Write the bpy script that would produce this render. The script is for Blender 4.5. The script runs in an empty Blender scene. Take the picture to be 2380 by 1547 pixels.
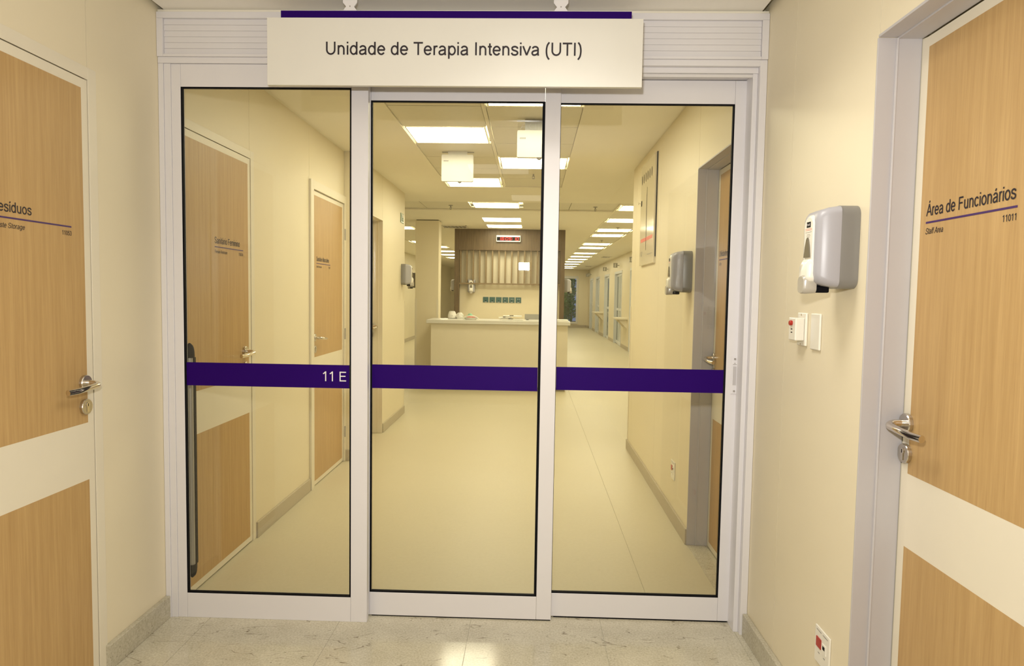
import bpy, bmesh, math, random
from mathutils import Matrix, Vector
random.seed(7)
C = bpy.context.scene.collection
S = bpy.context.scene

# ------------------------------------------------------------------ camera
F, PITCH, YAW, ROLL = 1523.94, -0.0586, -0.0293, 0.0158
CAM = Vector((1.5423, -2.6929, 1.4027))
fw = Vector((math.sin(YAW)*math.cos(PITCH), math.cos(YAW)*math.cos(PITCH), math.sin(PITCH)))
r0 = Vector((math.cos(YAW), -math.sin(YAW), 0)); u0 = r0.cross(fw)
rt = r0*math.cos(ROLL) + u0*math.sin(ROLL); up = u0*math.cos(ROLL) - r0*math.sin(ROLL)
cd = bpy.data.cameras.new('camera'); cam = bpy.data.objects.new('camera', cd); C.objects.link(cam)
cd.sensor_fit = 'HORIZONTAL'; cd.sensor_width = 36.0; cd.lens = 36.0*F/2380.0
cd.clip_start = 0.02; cd.clip_end = 200
cam.matrix_world = Matrix(((rt.x, up.x, -fw.x, CAM.x), (rt.y, up.y, -fw.y, CAM.y), (rt.z, up.z, -fw.z, CAM.z), (0, 0, 0, 1)))
S.camera = cam
S.cycles.max_bounces = 8; S.cycles.caustics_reflective = False; S.cycles.caustics_refractive = False

# ------------------------------------------------------------------ world, exposure, flash
w = bpy.data.worlds.new('world'); S.world = w; w.use_nodes = True
bg = w.node_tree.nodes['Background']; bg.inputs[0].default_value = (0.42, 0.56, 0.95, 1); bg.inputs[1].default_value = 0.32
vs = S.view_settings
vs.view_transform = 'Standard'; vs.look = 'None'; vs.exposure = 0.1; vs.gamma = 1.0; vs.use_curve_mapping = False
# the photographer's flash, just above the camera (its reflection shows in the glass)
fl = bpy.data.lights.new('camera_flash', 'AREA'); fl.shape = 'RECTANGLE'; fl.size = 0.085; fl.size_y = 0.06
fl.energy = 29; fl.color = (1.0, 0.975, 0.95)
flo = bpy.data.objects.new('camera_flash', fl); C.objects.link(flo)
flo.location = (1.473, -2.67, 1.639); flo.rotation_euler = (math.radians(90), 0, 0)
LIGHT_FRONT, LIGHT_WARD = 1.6, 16.5     # diffuser glow of the louvred lobby fittings, of the ward panels
COL_FRONT, COL_WARD = (1.0, 0.95, 0.85), (0.985, 0.915, 0.665)
LOBBY_WATT = 8.0

# ------------------------------------------------------------------ materials
M = {}
def mat(name, col, rough=0.5, metal=0.0, noise=0.0, nscale=8.0, bump=0.0, spec=0.5, stretch=None, coat=0.0, col2=None):
    m = bpy.data.materials.new(name); m.use_nodes = True; nt = m.node_tree; b = nt.nodes['Principled BSDF']
    b.inputs['Roughness'].default_value = rough; b.inputs['Metallic'].default_value = metal
    b.inputs['Specular IOR Level'].default_value = spec; b.inputs['Coat Weight'].default_value = coat
    tc = nt.nodes.new('ShaderNodeTexCoord'); mp = nt.nodes.new('ShaderNodeMapping'); nt.links.new(tc.outputs['Object'], mp.inputs[0])
    if stretch: mp.inputs['Scale'].default_value = stretch
    n = nt.nodes.new('ShaderNodeTexNoise'); n.inputs['Scale'].default_value = nscale; n.inputs['Detail'].default_value = 4
    nt.links.new(mp.outputs[0], n.inputs['Vector'])
    rp = nt.nodes.new('ShaderNodeValToRGB')
    c2 = col2 or tuple(c*(1-noise) for c in col); c1 = col if col2 else tuple(min(1, c*(1+noise)) for c in col)
    rp.color_ramp.elements[0].color = (*c2, 1); rp.color_ramp.elements[1].color = (*c1, 1)
    rp.color_ramp.elements[0].position = 0.3; rp.color_ramp.elements[1].position = 0.7
    nt.links.new(n.outputs['Fac'], rp.inputs[0]); nt.links.new(rp.outputs[0], b.inputs['Base Color'])
    if bump:
        bp = nt.nodes.new('ShaderNodeBump'); bp.inputs['Strength'].default_value = bump; bp.inputs['Distance'].default_value = 0.002
        nt.links.new(n.outputs['Fac'], bp.inputs['Height']); nt.links.new(bp.outputs[0], b.inputs['Normal'])
    M[name] = m; return m
mat('wall', (0.815, 0.735, 0.548), 0.42, noise=0.012, nscale=3, spec=0.35)
mat('ceil_white', (0.90, 0.87, 0.81), 0.75, noise=0.01, nscale=3)
mat('bar_grey', (0.40, 0.385, 0.35), 0.4, metal=0.3)
mat('ceil', (0.89, 0.845, 0.72), 0.75, noise=0.015, nscale=3)
mat('tile_ceil', (0.76, 0.72, 0.60), 0.45, noise=0.02, nscale=30)
mat('dark_gap', (0.05, 0.04, 0.03), 0.8)
mat('alu', (0.76, 0.745, 0.775), 0.38, noise=0.012, nscale=4, spec=0.4)
mat('alu_side', (0.72, 0.70, 0.70), 0.35, spec=0.5)
mat('frame_lilac', (0.53, 0.51, 0.52), 0.4, noise=0.012, spec=0.4)
mat('door_cream', (0.80, 0.74, 0.60), 0.4, noise=0.01)
mat('black', (0.004, 0.004, 0.006), 0.6, spec=0.1)
mat('ink', (0.012, 0.006, 0.012), 0.6)
mat('purple', (0.021, 0.0004, 0.125), 0.5, noise=0.02, spec=0.08)
mat('purple_line', (0.05, 0.012, 0.12), 0.5)
mat('sign_white', (0.74, 0.725, 0.675), 0.28, noise=0.006, spec=0.5)
mat('text_white', (0.80, 0.78, 0.80), 0.5)
mat('chrome', (0.72, 0.67, 0.60), 0.09, metal=1.0)
mat('steel', (0.62, 0.58, 0.52), 0.25, metal=1.0)
mat('plastic_grey', (0.22, 0.21, 0.195), 0.3)
mat('plastic_lilac', (0.41, 0.405, 0.44), 0.35)
mat('plastic_white', (0.86, 0.83, 0.74), 0.2)
mat('plastic_pad', (0.46, 0.43, 0.37), 0.2)
mat('clear_dark', (0.16, 0.14, 0.10), 0.15)
mat('red', (0.42, 0.02, 0.01), 0.35)
mat('red_soft', (0.75, 0.16, 0.12), 0.4)
mat('label_grey', (0.32, 0.30, 0.28), 0.6)
mat('vinyl_base', (0.50, 0.44, 0.33), 0.5, noise=0.02)
mat('walnut', (0.128, 0.086, 0.042), 0.45, noise=0.25, nscale=6, stretch=(12, 12, 0.8))
mat('walnut_slat', (0.23, 0.165, 0.085), 0.45, noise=0.2, nscale=6, stretch=(12, 12, 0.8))
mat('teal', (0.045, 0.13, 0.125), 0.3)
mat('green', (0.10, 0.20, 0.10), 0.4)
mat('mint', (0.30, 0.62, 0.42), 0.6)
mat('paper', (0.86, 0.84, 0.78), 0.5, noise=0.03, nscale=25, bump=0.4)
mat('glass_frost', (0.52, 0.56, 0.55), 0.18)
mat('dark_pane', (0.05, 0.07, 0.045), 0.12)
mat('alu_blue', (0.70, 0.72, 0.72), 0.3)
mat('leaf', (0.09, 0.30, 0.04), 0.45, noise=0.35, nscale=3)
mat('leaf_dry', (0.14, 0.10, 0.03), 0.6, noise=0.3, nscale=3)
mat('soil', (0.05, 0.035, 0.02), 0.9, noise=0.3)
mat('smoke', (0.36, 0.35, 0.30), 0.2)

def wood_mat():
    m = bpy.data.materials.new('wood'); m.use_nodes = True; nt = m.node_tree; b = nt.nodes['Principled BSDF']
    tc = nt.nodes.new('ShaderNodeTexCoord'); mp = nt.nodes.new('ShaderNodeMapping')
    nt.links.new(tc.outputs['Object'], mp.inputs[0]); mp.inputs['Scale'].default_value = (30, 30, 0.9)
    n = nt.nodes.new('ShaderNodeTexNoise'); n.inputs['Scale'].default_value = 2.2; n.inputs['Detail'].default_value = 6; n.inputs['Roughness'].default_value = 0.6
    nt.links.new(mp.outputs[0], n.inputs['Vector'])
    mp2 = nt.nodes.new('ShaderNodeMapping'); nt.links.new(tc.outputs['Object'], mp2.inputs[0]); mp2.inputs['Scale'].default_value = (190, 190, 4.0)
    n2 = nt.nodes.new('ShaderNodeTexNoise'); n2.inputs['Scale'].default_value = 3.0; n2.inputs['Detail'].default_value = 3
    nt.links.new(mp2.outputs[0], n2.inputs['Vector'])
    mx = nt.nodes.new('ShaderNodeMath'); mx.operation = 'MULTIPLY_ADD'; mx.inputs[1].default_value = 0.35
    ad = nt.nodes.new('ShaderNodeMath'); ad.operation = 'MULTIPLY'; ad.inputs[1].default_value = 0.65
    nt.links.new(n.outputs['Fac'], ad.inputs[0]); nt.links.new(n2.outputs['Fac'], mx.inputs[0]); nt.links.new(ad.outputs[0], mx.inputs[2])
    rp = nt.nodes.new('ShaderNodeValToRGB'); e = rp.color_ramp.elements
    e[0].position = 0.33; e[0].color = (0.445, 0.278, 0.110, 1); e[1].position = 0.67; e[1].color = (0.575, 0.380, 0.165, 1)
    nt.links.new(mx.outputs[0], rp.inputs[0]); nt.links.new(rp.outputs[0], b.inputs['Base Color'])
    b.inputs['Roughness'].default_value = 0.42; b.inputs['Specular IOR Level'].default_value = 0.35
    M['wood'] = m
wood_mat()

def granite_mat(name, rough, veins=True, dark=1.0):
    m = bpy.data.materials.new(name); m.use_nodes = True; nt = m.node_tree; b = nt.nodes['Principled BSDF']; L = nt.links.new
    tc = nt.nodes.new('ShaderNodeTexCoord'); geo = nt.nodes.new('ShaderNodeNewGeometry')
    def noise(sc, det=4, rgh=0.5, dist=0.0, vec=None):
        n = nt.nodes.new('ShaderNodeTexNoise'); n.inputs['Scale'].default_value = sc; n.inputs['Detail'].default_value = det
        n.inputs['Roughness'].default_value = rgh; n.inputs['Distortion'].default_value = dist; L(vec or geo.outputs['Position'], n.inputs['Vector']); return n.outputs['Fac']
    def ramp(fac, stops):
        r = nt.nodes.new('ShaderNodeValToRGB'); els = r.color_ramp.elements
        els[0].position, els[0].color = stops[0][0], (*stops[0][1], 1); els[1].position, els[1].color = stops[1][0], (*stops[1][1], 1)
        for p_, c_ in stops[2:]:
            e = els.new(p_); e.color = (*c_, 1)
        L(fac, r.inputs[0]); return r.outputs[0]
    def mix(f, a, c):
        x = nt.nodes.new('ShaderNodeMix'); x.data_type = 'RGBA'; L(f, x.inputs[0]); L(a, x.inputs[6])
        if isinstance(c, tuple): x.inputs[7].default_value = (*c, 1)
        else: L(c, x.inputs[7])
        return x.outputs[2]
    d = dark
    base = ramp(noise(9, 5, 0.6), [(0.32, (0.51*d, 0.465*d, 0.345*d)), (0.68, (0.67*d, 0.625*d, 0.49*d))])
    grain = ramp(noise(130, 3, 0.6), [(0.30, (0.37*d, 0.325*d, 0.22*d)), (0.62, (0.69*d, 0.65*d, 0.53*d))])
    f5 = nt.nodes.new('ShaderNodeValue'); f5.outputs[0].default_value = 0.5
    c = mix(f5.outputs[0], base, grain)
    spk = ramp(noise(75, 4, 0.7, 0.6), [(0.29, (1, 1, 1)), (0.35, (0, 0, 0))])
    c = mix(spk, c, (0.13*d, 0.10*d, 0.06*d))
    if veins:
        mpv = nt.nodes.new('ShaderNodeMapping'); L(geo.outputs['Position'], mpv.inputs[0]); mpv.inputs['Rotation'].default_value = (0, 0, 0.25); mpv.inputs['Scale'].default_value = (1.0, 3.2, 1)
        v = noise(2.2, 4, 0.5, 0.35, mpv.outputs[0])
        vr = ramp(v, [(0.494, (0, 0, 0)), (0.5, (1, 1, 1)), (0.506, (0, 0, 0))])
        br = ramp(noise(14, 3), [(0.47, (0, 0, 0)), (0.60, (0.9, 0.9, 0.9))])
        mul = nt.nodes.new('ShaderNodeMix'); mul.data_type = 'RGBA'; mul.blend_type = 'MULTIPLY'; mul.inputs[0].default_value = 1
        L(vr, mul.inputs[6]); L(br, mul.inputs[7])
        c = mix(mul.outputs[2], c, (0.16*d, 0.12*d, 0.07*d))
    L(c, b.inputs['Base Color']); b.inputs['Roughness'].default_value = rough; b.inputs['Specular IOR Level'].default_value = 0.36
    M[name] = m
granite_mat('granite', 0.12)
granite_mat('granite_base', 0.25, False, 0.86)

def vinyl_mat():
    m = bpy.data.materials.new('vinyl'); m.use_nodes = True; nt = m.node_tree; b = nt.nodes['Principled BSDF']; L = nt.links.new
    geo = nt.nodes.new('ShaderNodeNewGeometry')
    n = nt.nodes.new('ShaderNodeTexNoise'); n.inputs['Scale'].default_value = 60; n.inputs['Detail'].default_value = 5; L(geo.outputs['Position'], n.inputs['Vector'])
    r = nt.nodes.new('ShaderNodeValToRGB'); r.color_ramp.elements[0].color = (0.58, 0.525, 0.37, 1); r.color_ramp.elements[1].color = (0.65, 0.59, 0.43, 1)
    L(n.outputs['Fac'], r.inputs[0]); L(r.outputs[0], b.inputs['Base Color'])
    n2 = nt.nodes.new('ShaderNodeTexNoise'); n2.inputs['Scale'].default_value = 1.2; L(geo.outputs['Position'], n2.inputs['Vector'])
    mr = nt.nodes.new('ShaderNodeMapRange'); mr.inputs[3].default_value = 0.38; mr.inputs[4].default_value = 0.52
    L(n2.outputs['Fac'], mr.inputs[0]); L(mr.outputs[0], b.inputs['Roughness']); b.inputs['Specular IOR Level'].default_value = 0.5
    M['vinyl'] = m
vinyl_mat()

def glass_mat(name, tint, ior=1.45):
    m = bpy.data.materials.new(name); m.use_nodes = True; nt = m.node_tree; nt.nodes.clear(); L = nt.links.new
    out = nt.nodes.new('ShaderNodeOutputMaterial'); t = nt.nodes.new('ShaderNodeBsdfTransparent'); g = nt.nodes.new('ShaderNodeBsdfGlossy')
    t.inputs[0].default_value = (*tint, 1); g.inputs['Roughness'].default_value = 0.0; g.inputs[0].default_value = (1, 1, 1, 1)
    fr = nt.nodes.new('ShaderNodeFresnel'); fr.inputs[0].default_value = ior
    mx = nt.nodes.new('ShaderNodeMixShader'); L(fr.outputs[0], mx.inputs[0]); L(t.outputs[0], mx.inputs[1]); L(g.outputs[0], mx.inputs[2]); L(mx.outputs[0], out.inputs[0])
    M[name] = m
glass_mat('glass', (0.965, 0.965, 0.945)); glass_mat('acrylic', (0.95, 0.95, 0.93))

def emit_mat(name, col, s):
    m = bpy.data.materials.new(name); m.use_nodes = True; nt = m.node_tree; b = nt.nodes['Principled BSDF']
    b.inputs['Base Color'].default_value = (0.8, 0.8, 0.75, 1); b.inputs['Emission Color'].default_value = (*col, 1); b.inputs['Emission Strength'].default_value = s
    M[name] = m; return m
def diffuser_mat(name, col, s):
    m = emit_mat(name, col, s); nt = m.node_tree; b = nt.nodes['Principled BSDF']; L = nt.links.new
    tc = nt.nodes.new('ShaderNodeTexCoord'); wv = nt.nodes.new('ShaderNodeTexWave'); wv.inputs['Scale'].default_value = 18; wv.bands_direction = 'Y'; wv.inputs['Distortion'].default_value = 0.6
    L(tc.outputs['Object'], wv.inputs['Vector'])
    mr = nt.nodes.new('ShaderNodeMapRange'); mr.inputs[3].default_value = s*0.75; mr.inputs[4].default_value = s*1.15
    L(wv.outputs['Fac'], mr.inputs[0]); L(mr.outputs[0], b.inputs['Emission Strength'])
diffuser_mat('diff_front', COL_FRONT, LIGHT_FRONT); diffuser_mat('diff_ward', COL_WARD, LIGHT_WARD)
emit_mat('led', (1.0, 0.035, 0.03), 1.6); M['led'].node_tree.nodes['Principled BSDF'].inputs['Base Color'].default_value = (0.3, 0.01, 0.01, 1)
M['led'].cycles.emission_sampling = 'NONE'
mat('cabinet', (0.78, 0.71, 0.54), 0.12, noise=0.01)

# ------------------------------------------------------------------ helpers
def wloc(o):
    v = Vector((0, 0, 0))
    while o: v = v + o.location; o = o.parent
    return v
def tag(o, label=None, cat=None, group=None, kind=None):
    if label: o['label'] = label
    if cat: o['category'] = cat
    if group: o['group'] = group
    if kind: o['kind'] = kind
    return o
def empty(name, loc, label=None, cat=None, group=None, kind=None):
    o = bpy.data.objects.new(name, None); C.objects.link(o); o.location = loc; o.empty_display_size = 0.05
    return tag(o, label, cat, group, kind)
def link_mesh(name, verts, faces, m, parent=None, smooth=False):
    vs_ = [Vector(v) for v in verts]
    lo = Vector((min(v.x for v in vs_), min(v.y for v in vs_), min(v.z for v in vs_))); hi = Vector((max(v.x for v in vs_), max(v.y for v in vs_), max(v.z for v in vs_)))
    o0 = Vector(((lo.x+hi.x)/2, (lo.y+hi.y)/2, lo.z))
    me = bpy.data.meshes.new(name); me.from_pydata([tuple(v-o0) for v in vs_], [], faces); me.update()
    if smooth:
        for p_ in me.polygons: p_.use_smooth = True
        me.set_sharp_from_angle(angle=math.radians(38))
    me.materials.append(M[m])
    o = bpy.data.objects.new(name, me); C.objects.link(o)
    if parent: o.parent = parent; o.location = o0 - wloc(parent)
    else: o.location = o0
    return o
class MB:
    def __init__(s): s.v = []; s.f = []
    def add(s, v, f):
        n = len(s.v); s.v += list(v); s.f += [tuple(i+n for i in q) for q in f]; return s
    def box(s, x0, x1, y0, y1, z0, z1, bevel=0.0, seg=2):
        bm = bmesh.new(); bmesh.ops.create_cube(bm, size=1.0)
        for v in bm.verts: v.co = Vector((x0+(v.co.x+.5)*(x1-x0), y0+(v.co.y+.5)*(y1-y0), z0+(v.co.z+.5)*(z1-z0)))
        if bevel: bmesh.ops.bevel(bm, geom=list(bm.edges), offset=bevel, segments=seg, profile=0.5, affect='EDGES')
        bm.verts.index_update(); s.add([v.co.copy() for v in bm.verts], [[v.index for v in f.verts] for f in bm.faces]); bm.free(); return s
    def tube(s, pts, r, n=12, cap=True):
        pts = [Vector(p_) for p_ in pts]; rs = r if isinstance(r, (list, tuple)) else [r]*len(pts); rings = []; nrm = None
        for i, p_ in enumerate(pts):
            t = (pts[min(i+1, len(pts)-1)] - pts[max(i-1, 0)]).normalized()
            if nrm is None:
                a = Vector((0, 0, 1)) if abs(t.z) < 0.9 else Vector((1, 0, 0)); nrm = (a - t*a.dot(t)).normalized()
            else: nrm = (nrm - t*nrm.dot(t)).normalized()
            bn = t.cross(nrm)
            rings.append([p_ + (nrm*math.cos(2*math.pi*k/n) + bn*math.sin(2*math.pi*k/n))*rs[i] for k in range(n)])
        v = [q for rg in rings for q in rg]; f = []
        for i in range(len(rings)-1):
            for k in range(n): f.append((i*n+k, i*n+(k+1) % n, (i+1)*n+(k+1) % n, (i+1)*n+k))
        if cap: f.append(tuple(range(n-1, -1, -1))); f.append(tuple((len(rings)-1)*n+k for k in range(n)))
        return s.add(v, f)
    def loft(s, secs, cap=True):     # sections: lists of equal length
        n = len(secs[0]); v = [q for sc in secs for q in sc]; f = []
        for i in range(len(secs)-1):
            for k in range(n): f.append((i*n+k, i*n+(k+1) % n, (i+1)*n+(k+1) % n, (i+1)*n+k))
        if cap: f.append(tuple(range(n-1, -1, -1))); f.append(tuple((len(secs)-1)*n+k for k in range(n)))
        return s.add(v, f)
    def build(s, name, m, parent=None, smooth=False): return link_mesh(name, s.v, s.f, m, parent, smooth)
def box(name, x0, x1, y0, y1, z0, z1, m, parent=None, bevel=0.0, seg=2):
    return MB().box(min(x0, x1), max(x0, x1), min(y0, y1), max(y0, y1), z0, z1, bevel, seg).build(name, m, parent)
def rrect(x, y0, y1, z0, z1, r, n=8):     # rounded rectangle in the plane x
    out = []
    for cy_, cz_, a0 in ((y1-r, z1-r, 0), (y0+r, z1-r, 90), (y0+r, z0+r, 180), (y1-r, z0+r, 270)):
        for i in range(n+1):
            a = math.radians(a0 + 90*i/n); out.append(Vector((x, cy_+r*math.cos(a), cz_+r*math.sin(a))))
    return out
def copy_tree(o, parent=None, names=None):
    c = o.copy(); C.objects.link(c); c.parent = parent
    for ch in list(o.children): copy_tree(ch, c)
    return c
def _arc(cx, cy, rx, ry, a0, a1, n=14): return [(cx+rx*math.cos(math.radians(a0+(a1-a0)*k/n)), cy+ry*math.sin(math.radians(a0+(a1-a0)*k/n))) for k in range(n+1)]
def _cr(p, n=5):
    q = [p[0]] + list(p) + [p[-1]]; out = []
    for i in range(1, len(q)-2):
        for k in range(n):
            t = k/n; a, b, c, d = q[i-1], q[i], q[i+1], q[i+2]
            out.append(tuple(0.5*((2*b[m])+(-a[m]+c[m])*t+(2*a[m]-5*b[m]+4*c[m]-d[m])*t*t+(-a[m]+3*b[m]-3*c[m]+d[m])*t**3) for m in (0, 1)))
    return out + [tuple(p[-1])]
_L = lambda *p: list(p)
GL = {
 'o': (.556, [_arc(.278, .26, .20, .229, 0, 360, 28)]),
 'e': (.556, [_arc(.278, .26, .20, .229, 3, 325, 24), _L((.08, .268), (.49, .268))]),
 'a': (.556, [_arc(.265, .352, .168, .136, 165, 0, 12)+[(.433, .1), (.445, .04), (.465, 0)], _cr([(.433, .295), (.30, .275), (.17, .245), (.095, .19), (.085, .12), (.13, .05), (.22, .031), (.33, .06), (.41, .12), (.433, .2)])]),
 's': (.500, [_cr([(.42, .375), (.385, .45), (.25, .488), (.115, .445), (.095, .365), (.16, .30), (.32, .25), (.415, .19), (.415, .10), (.34, .045), (.24, .031), (.115, .065), (.065, .155)])]),
 'c': (.500, [_arc(.265, .26, .19, .229, 38, 322, 20)]),
 'n': (.556, [_L((.11, 0), (.11, .519)), _arc(.275, .31, .165, .178, 165, 0, 12)+[(.44, 0)]]),
 'm': (.833, [_L((.11, 0), (.11, .519)), _arc(.2625, .33, .1525, .158, 165, 0, 12)+[(.415, 0)], _arc(.5675, .33, .1525, .158, 165, 0, 12)+[(.72, 0)]]),
 'u': (.556, [_L((.44, .519), (.44, 0)), [(.11, .519)]+_arc(.275, .21, .165, .179, 180, 350, 12)]),
 'r': (.333, [_L((.11, 0), (.11, .519)), _cr([(.11, .30), (.135, .41), (.205, .48), (.315, .475)])]),
 'i': (.222, [_L((.111, 0), (.111, .519)), _L((.111, .625), (.111, .716))]),
 'l': (.222, [_L((.111, 0), (.111, .716))]),
 'd': (.556, [_arc(.26, .26, .188, .229, 0, 360, 28), _L((.447, 0), (.447, .716))]),
 'p': (.556, [_arc(.296, .26, .188, .229, 0, 360, 28), _L((.11, -.2), (.11, .519))]),
 'g': (.556, [_arc(.26, .26, .188, .229, 0, 360, 28), [(.447, .519)]+_arc(.262, -.01, .185, .155, 0, -155, 12)]),
 't': (.278, [_cr([(.14, .66), (.14, .4), (.14, .12), (.165, .055), (.21, .036), (.27, .042)]), _L((.02, .478), (.26, .478))]),
 'f': (.278, [_cr([(.275, .676), (.20, .68), (.15, .65), (.135, .57), (.135, .3), (.135, 0)]), _L((.02, .478), (.26, .478))]),
 'v': (.500, [_L((.03, .519), (.25, .02)), _L((.25, .02), (.47, .519))]),
 'y': (.500, [_L((.03, .519), (.25, .02)), _cr([(.47, .519), (.25, .0), (.20, -.11), (.15, -.165), (.06, -.165)])]),
 'U': (.722, [[(.12, .716)]+_arc(.361, .271, .241, .24, 180, 360, 20)+[(.602, .716)]]),
 'T': (.611, [_L((.02, .673), (.59, .673)), _L((.305, 0), (.305, .673))]),
 'I': (.278, [_L((.139, 0), (.139, .716))]),
 '(': (.333, [_cr([(.27, .73), (.15, .55), (.105, .26), (.15, -.03), (.27, -.21)])]),
 ')': (.333, [_cr([(.06, .73), (.18, .55), (.225, .26), (.18, -.03), (.06, -.21)])]),
 'R': (.722, [_L((.12, 0), (.12, .716)), [(.12, .673), (.45, .673)]+_arc(.45, .5215, .16, .1515, 85, -90, 12)+[(.12, .37)], _L((.38, .37), (.63, 0))]),
 'F': (.611, [_L((.125, 0), (.125, .716)), _L((.125, .673), (.56, .673)), _L((.125, .37), (.50, .37))]),
 'E': (.667, [_L((.125, 0), (.125, .716)), _L((.125, .673), (.61, .673)), _L((.125, .38), (.57, .38)), _L((.125, .043), (.62, .043))]),
 'A': (.667, [_L((.03, 0), (.333, .71)), _L((.333, .71), (.636, 0)), _L((.15, .245), (.52, .245))]),
 'W': (.944, [_L((.03, .716), (.24, 0)), _L((.24, 0), (.47, .71)), _L((.47, .71), (.70, 0)), _L((.70, 0), (.91, .716))]),
 'S': (.667, [_cr([(.56, .53), (.53, .62), (.43, .675), (.31, .683), (.18, .66), (.11, .58), (.115, .49), (.18, .42), (.33, .375), (.50, .32), (.58, .25), (.59, .16), (.54, .08), (.44, .037), (.32, .031), (.18, .06), (.10, .14), (.075, .22)])]),
 'M': (.833, [_L((.11, 0), (.11, .716)), _L((.12, .70), (.415, .02)), _L((.415, .02), (.71, .70)), _L((.72, .716), (.72, 0))]),
 'D': (.722, [_L((.12, 0), (.12, .716)), [(.12, .673), (.33, .673)]+_arc(.33, .358, .29, .315, 90, -90, 18)+[(.12, .043)]]),
 'P': (.667, [_L((.12, 0), (.12, .716)), [(.12, .673), (.43, .673)]+_arc(.43, .505, .16, .168, 85, -90, 12)+[(.12, .337)]]),
 '0': (.556, [_arc(.278, .352, .19, .321, 0, 360, 28)]),
 '1': (.556, [_L((.32, 0), (.32, .716)), _L((.31, .69), (.22, .60), (.11, .54))]),
 '3': (.556, [_cr([(.08, .53), (.13, .64), (.26, .683), (.40, .64), (.44, .53), (.38, .42), (.24, .385)]), _cr([(.24, .385), (.41, .35), (.47, .22), (.41, .08), (.27, .031), (.14, .07), (.07, .19)])]),
 '5': (.556, [_L((.48, .673), (.16, .673)), _L((.165, .69), (.11, .33)), _cr([(.11, .35), (.20, .42), (.31, .435), (.42, .38), (.475, .25), (.44, .12), (.33, .04), (.22, .033), (.11, .09), (.07, .185)])]),
 '7': (.556, [_L((.06, .673), (.49, .673)), _cr([(.485, .665), (.35, .45), (.26, .22), (.22, 0)])]),
}
ACC = {'í': 'i', 'Í': 'I', 'á': 'a', 'Á': 'A'}
def strokes(s, word=None):
    x = 0.0; out = []; wi = 0
    for ch in s:
        if ch == ' ': x += .278; wi += 1; continue
        if word is not None and wi != word: x += GL[ACC.get(ch, ch)][0]; continue
        b = ACC.get(ch, ch); adv, st = GL[b]
        if ch == 'í': st = st[:1]
        for p_ in st: out.append([(x+q[0], q[1]) for q in p_])
        if ch in 'íá': out.append([(x+adv/2-.03, .60), (x+adv/2+.06, .725)])
        if ch in 'ÍÁ': out.append([(x+adv/2-.03, .785), (x+adv/2+.07, .90)])
        x += adv
    return out
def text(name, s, parent, m, origin, xdir, updir, width=None, cap=None, align='LEFT', shear=0.0, depth=0.0005, hw=0.047, word=None):
    """flat sans-serif lettering built from strokes: origin = baseline start, cap = capital height, width = total width (metres)"""
    st = strokes(s); xs = [q[0] for p_ in st for q in p_]; x0, x1 = min(xs)-hw, max(xs)+hw
    k = (cap or 0.03)/0.716; kx = (width/(x1-x0)) if width else k
    xd, ud = Vector(xdir), Vector(updir); nd = xd.cross(ud); og = Vector(origin); vs_, fs = [], []
    if word is not None: st = strokes(s, word)
    for n_, p_ in enumerate(st):
        closed = len(p_) > 20 and math.hypot(p_[0][0]-p_[-1][0], p_[0][1]-p_[-1][1]) < 1e-4
        base = len(vs_)
        for i, q in enumerate(p_):
            a = p_[i-1] if i else (p_[-2] if closed else q); b = p_[i+1] if i < len(p_)-1 else (p_[1] if closed else q)
            tx, ty = (b[0]-a[0])*kx, (b[1]-a[1])*k; l = math.hypot(tx, ty) or 1; nx, ny = -ty/l, tx/l
            for sg_ in (1, -1):
                lx = (q[0]-x0)*kx + sg_*nx*hw*k; ly = q[1]*k + sg_*ny*hw*k; lx += shear*ly
                if align == 'RIGHT': lx -= (x1-x0)*kx
                vs_.append(og + xd*lx + ud*ly + nd*(depth+0.000004*n_))
        for i in range(len(p_)-1): fs.append((base+2*i+1, base+2*i+3, base+2*i+2, base+2*i))
    return link_mesh(name, vs_, fs, m, parent)
def struct(o, label=None, cat=None): return tag(o, label, cat, None, 'structure')

XR, XC = 2.462, 2.446           # right wall faces: lobby and corridor
XJ = 0.065                      # left corridor wall beyond the jog
ZC = 2.54                       # ceiling
YB = -5.4                       # back of the lobby

# ------------------------------------------------------------------ floors
floor = struct(box('floor', -0.1, 2.75, YB-0.1, 0.13, -0.10, -0.0015, 'granite_base'), 'polished granite tile floor of the lobby', 'floor')
tp = 0.557; xt = [0.0] + [0.19 + tp*i for i in range(5)]; xt = [v for v in xt if v < 2.43] + [XR]
yt = [0.13, -0.42] + [-0.42 - tp*i for i in range(1, 9)] + [YB]
g = 0.0014
meshes = {}
for i in range(len(xt)-1):
    for j in range(len(yt)-1):
        if yt[j+1] >= yt[j]: continue
        box('floor_tile', xt[i]+g, xt[i+1]-g, yt[j+1]+g, yt[j]-g, -0.0015, 0.0, 'granite', floor)
vf = struct(box('floor_ward', -2.2, 4.2, 0.13, 26.7, -0.10, -0.003, 'vinyl_base'), 'beige vinyl floor of the corridor and ward', 'floor')
box('vinyl_sheet', -2.06, 2.1035, 0.131, 26.6, -0.003, 0.0, 'vinyl', vf)
box('vinyl_sheet', 2.1055, 4.06, 0.131, 26.6, -0.003, 0.0, 'vinyl', vf)
th = struct(box('trim_1', 2.447, 2.556, 0.175, 0.972, -0.003, 0.0015, 'granite'), 'granite door sill in the recess of the utility door', 'sill')

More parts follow.
